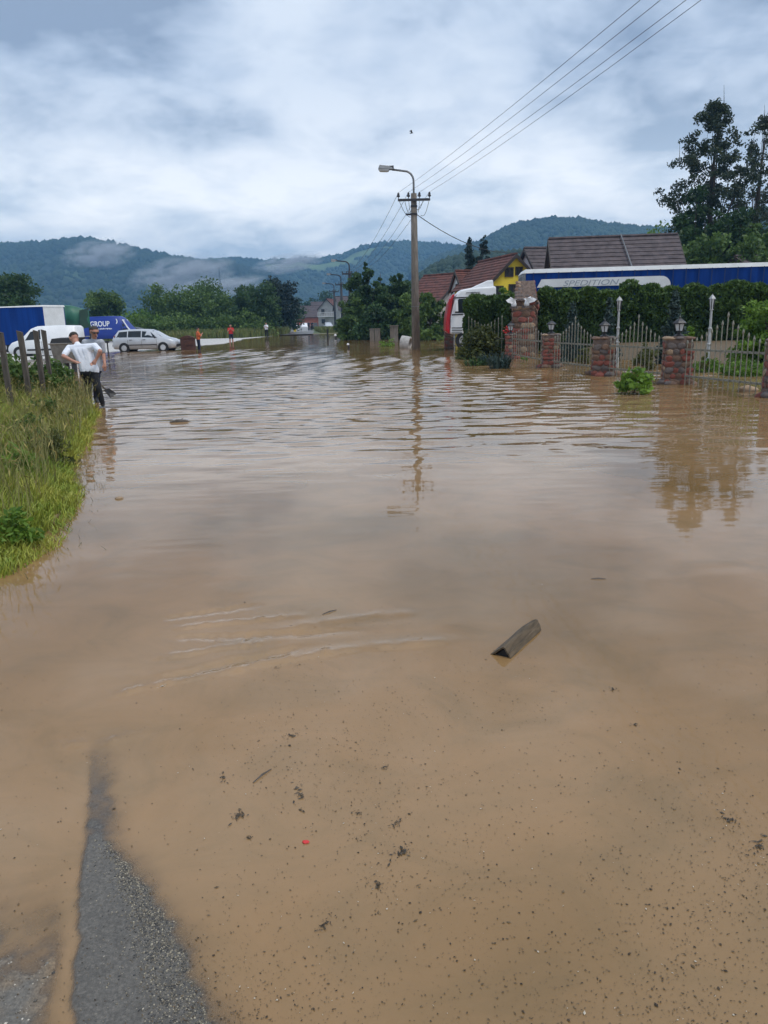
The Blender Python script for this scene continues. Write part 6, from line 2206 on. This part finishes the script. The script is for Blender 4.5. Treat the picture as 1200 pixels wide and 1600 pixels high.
# ------------------------------------------------------------------ wooden posts, grass bank
for i, (ut, vt, ub, vb, w, Y, lab) in enumerate(((0, 520, 13, 604, 7.5, 11.5, 'leaning weathered post at the left edge of the picture'), (31, 519, 42, 594, 7.5, 12.5, 'leaning weathered post, second from the left'),
                                                 (56, 518, 65, 590, 6.5, 13.4, 'leaning weathered post, third from the left'), (68, 517, 78, 587, 6, 14.0, 'leaning weathered post nearest the men'))):
    a, b = P(ub, vb, Y), P(ut, vt, Y)
    d_ = (a - b).normalized()
    a = a + d_ * .55
    w = w * Y / FPX
    t_ = thing('fence_post', lab, 'post', (a.x, a.y, a.z), 0, 'weathered posts on the grassy bank')
    s_ = Vector((1, 0, 0))
    k = b - a
    r_ = random.Random(i)
    mb = MB()
    for f_ in (0, .3, .6, .85, 1):
        c_ = k * f_
        jj = lambda: r_.uniform(-.006, .006)
        mb.v += [(c_.x - w / 2 + jj(), c_.y - w * .4, c_.z + (.03 if f_ == 1 else 0)), (c_.x + w / 2 + jj(), c_.y - w * .4, c_.z + jj()), (c_.x + w / 2 + jj(), c_.y + w * .4, c_.z), (c_.x - w / 2 + jj(), c_.y + w * .4, c_.z + jj())]
    for i2 in range(4):
        for k2 in range(4):
            a2, b2 = i2 * 4 + k2, i2 * 4 + (k2 + 1) % 4
            mb.f.append((a2, b2, b2 + 4, a2 + 4))
    mb.f += [(3, 2, 1, 0), (16, 17, 18, 19)]
    mb.build('shaft', M['wood_grey'], t_)
    MB().tube([(k * .8).to_tuple(), (k * .8 + Vector((0, -w * .55, 0))).to_tuple()], .006, 5).build('nail', M['rust'], t_)


def blades(n, xy, hgt, wid, cols, r, lean=.5, zoff=0.0):
    x, y = xy
    z = ground_z(x, y) + zoff
    a = r.random(n) * 6.283
    ln = hgt * lean * (.3 + r.random(n))
    dx, dy = np.cos(a) * ln, np.sin(a) * ln
    fa = r.random(n) * 6.283
    sx, sy = np.cos(fa) * wid / 2, np.sin(fa) * wid / 2
    b = np.stack([x, y, z], -1)
    md = b + np.stack([dx * .35, dy * .35, hgt * .6], -1)
    tp = b + np.stack([dx, dy, hgt * (1 - .25 * lean)], -1)
    s_ = np.stack([sx, sy, np.zeros(n)], -1)
    V = np.stack([b - s_, b + s_, md - s_ * .8, md + s_ * .8, tp], 1).reshape(-1, 3)
    k = (np.arange(n) * 5)[:, None]
    F = np.concatenate([k + np.array([[0, 1, 3]]), k + np.array([[0, 3, 2]]), k + np.array([[2, 3, 4]])], 0)
    return V, F, np.repeat(cols, 5, 0), tp


r = np.random.default_rng(77)
n = 120000
y = 3.6 + (r.random(n) ** 1.25) * 14.2
bx_ = interp(y, BANK)
x = bx_ + .12 + .16 * fbm(y * 2.3, y * 0 + 3.3, 3) - np.abs(r.normal(size=n)) * 1.0 * (1 + y * .06)
stray = r.random(n) < .05
x = np.where(stray, bx_ + .10 + .13 * r.random(n), x)
keep = (x > -1.35 * (y * .5 + .3) - .6) & (ground_z(x, y) > -.07)
x, y = x[keep], y[keep]
n = len(x)
edge = np.clip((interp(y, BANK) - x) / 1.0, 0, 1)
clump = fbm(x * 1.6, y * 1.6, 3)
hgt = (.10 + .32 * edge ** .8) * (.5 + .8 * r.random(n) ** 1.4) * (1 + .6 * clump) + .08 * (y > 9) * edge
dry = np.clip(.25 + .5 * clump + .35 * (r.random(n) - .5) + .25 * sstep(8, 13, y), 0, 1)
c1 = np.array((.215, .315, .026)); c2 = np.array((.47, .40, .080)); c0 = np.array((.090, .185, .015))
mixk = r.random(n)
cols = (c0 * (1 - mixk[:, None]) + c1 * mixk[:, None]) * (1 - dry[:, None]) + c2 * dry[:, None]
V, F, cc, tips = blades(n, (x, y), hgt, .0050 + .0035 * r.random(n) + .0006 * y, cols, r, .55)
g_ = tag(np_obj('grass', V, F, M['grass'], cc), 'tall meadow grass on the left bank', 'grass', kind='stuff')
# seed heads on long stalks
n = 4200
y = 5.0 + r.random(n) ** .9 * 12.2
x = interp(y, BANK) - .05 - np.abs(r.normal(size=n)) * (1.0 + .05 * y)
gz_ = ground_z(x, y)
keep = gz_ > .0
x, y = x[keep], y[keep]; n = len(x)
hg = .42 + .38 * r.random(n)
stalk = np.tile(np.array((.19, .185, .062)), (n, 1)) * (.7 + .6 * r.random((n, 1)))
V, F, cc, tips = blades(n, (x, y), hg, .004 + .0004 * y, stalk, r, .35)
hv = tips - np.array((0, 0, .03))
V2, F2, _ = leaves(hv, .075, r, (1.0, .13), 1.6)
F2 = np.concatenate([F2[:, [0, 1, 2]], F2[:, [0, 2, 3]]], 0)
VV = np.concatenate([V, V2]); FF = np.concatenate([F, F2 + len(V)]); CC = np.concatenate([cc, np.repeat(stalk * np.array((1.25, 1.05, .95)), 4, 0)])
tag(np_obj('seed_grass', VV, FF, M['grass'], CC), 'pale seeding grass stalks over the left bank', 'grass', kind='stuff')
# straggling blades standing in the shallow water at the edge
n = 700
y = 4.0 + r.random(n) * 6.0
x = interp(y, BANK) + .02 + np.abs(r.normal(size=n)) * .17
a = np.tile(np.array((.085, .085, .030)), (n, 1)) * (.5 + r.random((n, 1)))
V, F, cc, tips = blades(n, (x, y), (.02 + .07 * r.random(n) ** 2), .003 + .002 * r.random(n), a, r, 1.4)
V[:, 2] = np.maximum(V[:, 2] - np.repeat(ground_z(x, y), 5) - .004, -.01)
tag(np_obj('drowned_grass', V, F, M['grass'], cc), 'sparse drowned grass tips along the water edge', 'grass', kind='stuff')
for i, (u, v, Y, hh_, mt, lab) in enumerate(((40, 655, 9.6, .50, 'leaf_mid', 'dark green leafy weed in the middle of the grassy bank'), (75, 640, 11.4, .55, 'leaf_mid', 'bushy weed near the upper edge of the grassy bank'), (20, 720, 7.6, .40, 'leaf_bright', 'bright weed low in the grassy bank'),
                                          (12, 850, 5.6, .26, 'leaf_bright', 'bright tuft of weed near the lower tip of the bank'), (70, 690, 9.0, .40, 'leaf_olive', 'yellowish weed near the bank edge'))):
    p = P(u, v, Y)
    tree('bank_weed', lab, 'plant', (p.x, Y, float(ground_z(p.x, Y))), hh_, hh_ * 1.5, M[mt], n_leaf=900, leaf=.05, clumps=50, kind='bush', crown_from=0, seed=420 + i, spread=.09, trunk=.006, stretch=(1.3, .5), group='weeds in the grassy bank')
# leafy weeds behind the posts
for i, (u, v, Y, w, hh_, lab) in enumerate(((12, 556, 13.2, 60, 0, 'leafy weed clump behind the leftmost post'), (48, 556, 14.0, 66, 0, 'leafy weed clump between the middle posts'), (84, 562, 15.0, 44, 0, 'leafy weed clump right of the last post'))):
    tree_px('weed_clump', lab, 'plant', u, v, Y, w, M['leaf_mid'], n_leaf=3800, leaf=.085, clumps=70, kind='bush', crown_from=0, seed=400 + i, spread=.16, trunk=.015, base_z=.25, group='leafy weeds behind the posts')
# tall grass verge under the far trees
n = 30000
y = 96 + r.random(n) * 26
x = -42 + r.random(n) * 30
keep = x < interp(y, YARD) - 1.5 + (y - 100) * .12
keep &= y > 96 + np.clip(-(x + 14) * .2, 0, 8)
x, y = x[keep], y[keep]; n = len(x)
k = r.random(n)[:, None]
cols = np.array((.075, .12, .022)) * (1 - k) + np.array((.19, .185, .055)) * k
V, F, cc, tips = blades(n, (x, y), .7 + .7 * r.random(n), .09, cols, r, .3)
tag(np_obj('verge_grass', V, F, M['grass'], cc), 'tall yellow green verge grass below the far trees', 'grass', kind='stuff')
n = 9000
y = 122 + r.random(n) * 45
x = -.1035 * y + 3.6 + r.random(n) ** 1.3 * 7
k = r.random(n)[:, None]
cols = np.array((.075, .12, .022)) * (1 - k) + np.array((.19, .185, .055)) * k
V, F, cc, tips = blades(n, (x, y), .5 + .5 * r.random(n), .10, cols, r, .3)
tag(np_obj('verge_grass', V, F, M['grass'], cc), 'rough grass right of the far road', 'grass', kind='stuff')

# ------------------------------------------------------------------ things floating in the shallows
# roof-ridge shaped trim board
p0, p1 = G(787, 1027), G(834, 984)
t_ = thing('ridge_trim', 'dark roof-shaped trim board floating in the shallow brown water', 'trim board', p0, math.atan2(p1.y - p0.y, p1.x - p0.x) - R(90))
L_ = (p1 - p0).length + .02
prof = [(-.090, -.004), (-.012, .050), (.0, .052), (.010, .048), (.026, .024), (.032, .022), (.048, -.006)]
inn = [(.044, -.012), (.026, .016), (.020, .018), (.004, .040), (-.002, .043), (-.010, .041), (-.082, -.010)]
poly = prof + inn
n = len(poly)
mb = MB()
secs = 9
for i in range(secs):
    f_ = i / (secs - 1)
    k = 1 + .012 * math.sin(f_ * 9)
    dx = 0
    mb.v += [(a * .8 * k + dx, f_ * L_ + (.012 * math.sin(a * 90) if i == secs - 1 else 0), c * k * .95 + .003) for a, c in poly]
for i in range(secs - 1):
    for k in range(n):
        a, b = i * n + k, i * n + (k + 1) % n
        mb.f.append((a, b, b + n, a + n))
h_ = len(prof)
for e in (0, (secs - 1) * n):
    for k in range(h_ - 1):
        mb.f.append((e + k, e + k + 1, e + n - 2 - k, e + n - 1 - k))
mb.build('trim_shell', M['trim_wood'], t_)
MB().prism([(-.054, -.006), (-.010, .032), (.0, .034), (.016, .010), (.028, -.010)], .012, L_ - .015, 'y').build('hollow_shade', M['dark_gap'], t_)  # solid near-black filler, the shade under the board given as colour

# floating crumbs of leaf and bark
m_ = mat_tint('flotsam', .7)
M['flotsam'] = m_
M['clot'] = mat_mottle('wet_leaf_litter', (.020, .015, .010), (.080, .058, .034), 40, .6)
M['flotsam_pale'] = mat_plain('pale_grit', (.4, .36, .3), .8)
n = 60000
u = r.random(n) * 1250 - 25
v = 880 + r.random(n) ** .8 * 740
xy = np.array([G(a, b)[:2] for a, b in zip(u, v)])
dens = .42 + 1.5 * np.clip(fbm(xy[:, 0] * 1.7 + 2, xy[:, 1] * 1.5 + 7, 5), -.1, 1) + .8 * np.clip(fbm(xy[:, 0] * 9 + 1, xy[:, 1] * 9, 3) - .25, 0, 1)
dens *= np.where(xy[:, 0] < -.55, .35, 1.0) * np.interp(v, [880, 1000, 1150, 1600], [.25, .5, 1.0, 1.0])
keep = r.random(n) < np.clip(dens, .04, 1) * .52
xy = xy[keep]; n = len(xy)
xy = xy + r.normal(size=(n, 2)) * .006
sz = .0013 + .0036 * r.random(n) ** 3.0 + .004 * (r.random(n) < .010)
a = r.random(n) * 6.283
asp = .15 + .6 * r.random(n) ** 1.5
ux, uy = np.cos(a), np.sin(a)
zb = np.full(n, .0025)
gz_ = ground_z(xy[:, 0], xy[:, 1]); zb = np.maximum(zb, gz_ + .001)
cen = np.column_stack([xy, zb])
A = np.column_stack([ux, uy, np.zeros(n)]) * sz[:, None]; B = np.column_stack([-uy, ux, np.zeros(n)]) * (sz * asp)[:, None]
up_ = np.array((0, 0, 1.0)) * (sz * .35)[:, None]
V = np.stack([cen - A, cen + B, cen + A * .9 + B * .2, cen - B, cen + up_], 1).reshape(-1, 3)
k = (np.arange(n) * 5)[:, None]
F = np.concatenate([k + np.array([[0, 3, 4]]), k + np.array([[3, 2, 4]]), k + np.array([[2, 1, 4]]), k + np.array([[1, 0, 4]])], 0)
pal = np.array([(.030, .020, .012), (.060, .040, .022), (.095, .064, .034), (.130, .088, .046), (.45, .40, .32)])
pick = r.choice(5, n, p=[.17, .25, .30, .255, .025])
tag(np_obj('flotsam', V, F, M['flotsam'], np.repeat(pal[pick], 5, 0)), 'scattered crumbs of leaf and bark floating on the shallows', 'debris', kind='stuff')

# bigger clots of leaves and twigs
CL = [(468, 1241, .026, 'dark oval clot of leaves left of the centre of the shallows'), (630, 1333, .030, 'largest black leaf clot in the shallows'), (620, 1288, .022, 'twiggy clot just above the largest black clot'), (600, 1200, .020, 'pale edged clot in the middle of the shallows'),
      (560, 1272, .018, 'small dark sprig between the clots'), (505, 1447, .020, 'loose clot of bark crumbs in the lower centre'), (372, 1276, .024, 'brownish leaf clot beside the asphalt rib'), (455, 1150, .020, 'faint clot of leaf crumbs above the oval clot'),
      (350, 1215, .022, 'scattered pale clot left of the oval clot'), (1185, 1322, .034, 'dark leaf streak at the right edge of the shallows'), (1137, 1282, .024, 'thin dark leaf streak near the right edge'), (991, 1133, .020, 'small clot right of the trim board'),
      (958, 1078, .020, 'thin leaf streak right of the trim board'), (388, 1310, .016, 'tiny black clot beside the asphalt rib'), (253, 1073, .014, 'pale pebble caught on the ripple line'), (434, 1045, .016, 'small leaf clot on the ripple'), (590, 1385, .014, 'tiny leaf clot below the black clot')]
for i, (u, v, s_, lab) in enumerate(CL):
    p = G(u, v)
    rr = random.Random(500 + i)
    s_ *= (.75 + .5 * rr.random())
    st_ = (.7 + 1.5 * rr.random(), rr.random() * 3.14)
    mb = MB()
    for k in range(16 + rr.randrange(34)):
        a = rr.random() * 6.28
        d_ = s_ * abs(rr.gauss(0, .55))
        cx_, cy_ = math.cos(a) * d_ * st_[0] * 1.3, math.sin(a) * d_
        c_ = (cx_ * math.cos(st_[1]) - cy_ * math.sin(st_[1]), cx_ * math.sin(st_[1]) + cy_ * math.cos(st_[1]), .001 + .003 * rr.random())
        b_ = rr.random() * 6.28
        l_ = s_ * (.10 + .30 * rr.random() ** 2)
        w_ = l_ * (.15 + .35 * rr.random())
        e1 = Vector((math.cos(b_), math.sin(b_), rr.uniform(-.05, .2))) * l_
        e2 = Vector((-math.sin(b_), math.cos(b_), 0)) * w_
        c_ = Vector(c_)
        mb.add([c_ - e1, c_ + e2, c_ + e1, c_ - e2, c_ + Vector((0, 0, w_ * .5 + .001))], [(0, 3, 4), (3, 2, 4), (2, 1, 4), (1, 0, 4), (0, 1, 2, 3)])
    tag(mb.build('leaf_clot', M['flotsam_pale'] if 'pebble' in lab else M['clot'], None, loc=(p.x, p.y, max(0.001, float(ground_z(p.x, p.y)) + .001))), lab, 'debris', 'leaf clots floating on the shallows')
p = G(478, 1317)
tag(MB().ico((0, 0, .004), (.011, .007, .004), 1, .3, 5).build('red_scrap', M['flower_red'], None, loc=(p.x, p.y, 0)), 'tiny red scrap floating in the shallows', 'scrap')
p = G(281, 660)
t_ = thing('floating_log', 'dark waterlogged piece of wood drifting left of mid water', 'log', (p.x, p.y, 0), R(4))
MB().tube([(-.17, 0, .0), (-.05, .01, .015), (.1, 0, .01), (.18, .01, .0)], [.018, .04, .035, .012], 8).build('trunk_piece', M['wood_grey'], t_, smooth=True)
MB().tube([(.02, 0, .03), (.05, .04, .07)], [.012, .005], 5).build('twig_stub', M['wood_grey'], t_)
p = G(186, 779)
tag(MB().ico((0, 0, .0), (.042, .028, .022), 2, .15, 4).build('pebble', M['stone_tan'], None, True, loc=(p.x, p.y, 0)), 'pale stone breaking the water near the grass', 'stone')
for (u, v, an, l_, lab) in ((515, 957, .7, .10, 'thin stick floating left of the trim board'), (935, 905, -.1, .09, 'thin stick floating far right of the shallows'), (410, 1213, 1.0, .10, 'pale thin stick beside the oval clot'), (175, 690, -.6, .12, 'bent grass stalk lying on the water by the bank')):
    p = G(u, v)
    d_ = Vector((math.cos(an), math.sin(an), 0)) * l_ / 2
    tag(MB().tube([-d_, Vector((0, .004, .003)), d_], [.0018, .003, .0015], 5).build('stick', M['wood_grey'], None, loc=(p.x, p.y, .003)), lab, 'stick', 'floating sticks')

# stone chippings on the asphalt rib, pale litter on the muddy shoulder
octa = np.array([(1, 0, 0), (-1, 0, 0), (0, 1, 0), (0, -1, 0), (0, 0, 1), (0, 0, -1)], float)
octf = np.array([(0, 2, 4), (2, 1, 4), (1, 3, 4), (3, 0, 4), (2, 0, 5), (1, 2, 5), (3, 1, 5), (0, 3, 5)])


def chips(xy, sz, cols, name, label):
    n = len(xy)
    z = np.maximum(ground_z(xy[:, 0], xy[:, 1]), -.004)
    S_ = sz[:, None] * np.column_stack([.7 + .6 * r.random(n), .6 + .5 * r.random(n), .35 + .3 * r.random(n)])
    a = r.random(n) * 6.283
    base = octa[None] * S_[:, None, :] * (1 + .5 * (r.random((n, 6, 1)) - .5))
    x = base[..., 0] * np.cos(a)[:, None] - base[..., 1] * np.sin(a)[:, None]
    y = base[..., 0] * np.sin(a)[:, None] + base[..., 1] * np.cos(a)[:, None]
    V = np.stack([x + xy[:, 0:1], y + xy[:, 1:2], base[..., 2] + z[:, None] + sz[:, None] * .15], -1).reshape(-1, 3)
    F = (octf[None] + (np.arange(n) * 6)[:, None, None]).reshape(-1, 3)
    tag(np_obj(name, V, F, M['flotsam'], np.repeat(cols, 6, 0)), label, 'gravel', kind='stuff')


n = 22000
y = 1.2 + r.random(n) * (AY1 + .25 - 1.2)
lx, rx = interp(y, AL), interp(y, AR)
f_ = r.beta(2.4, 1.5, n)
x = lx + (rx - lx) * f_
w_ = np.clip((f_ - .40) / .2, .10, 1) * (.6 + .6 * fbm(x * 9, y * 5, 3))
keep = r.random(n) < np.clip(w_, 0, 1)
x, y = x[keep], y[keep]; n = len(x)
g1 = r.random((n, 1))
cols = np.array((.13, .112, .085)) * (1 - g1) + np.array((.44, .39, .29)) * g1 ** 1.7
cols[r.random(n) < .3] = (.05, .05, .05)
chips(np.column_stack([x, y]), .0014 + .0022 * r.random(n) ** 1.5, cols, 'chippings', 'worn stone chippings on the exposed rib of asphalt')
n = 1100
y = 1.25 + r.random(n) ** 1.3 * .75
x = interp(y, AL) - .01 - r.random(n) ** .8 * .42
g1 = r.random((n, 1))
cols = np.array((.06, .055, .048)) * (1 - g1) + np.array((.55, .50, .42)) * g1 ** 1.5
chips(np.column_stack([x, y]), .0015 + .004 * r.random(n) ** 3, cols, 'shoulder_litter', 'pale grit and litter on the muddy shoulder left of the asphalt')

# bird
p = P(643, 208, 60)
t_ = thing('bird', 'small dark bird flying left of the power lines', 'bird', p)
MB().tube([(-.12, 0, -.03), (-.05, 0, 0), (.06, 0, .02), (.13, 0, .0)], [.01, .04, .035, .008], 6).build('body', M['black'], t_, smooth=True)
for sg in (-1, 1):
    vs_ = [(.06, 0, .03), (-.03, 0, .03), (-.08, sg * .12, .16), (-.16, sg * .22, .10), (.02, sg * .12, .17)]
    MB().add(vs_ + [(x, y, z + .012) for x, y, z in vs_], [(0, 1, 2, 3, 4), (9, 8, 7, 6, 5)] + [(i, i + 5, (i + 1) % 5 + 5, (i + 1) % 5) for i in range(5)]).build('wing', M['black'], t_)
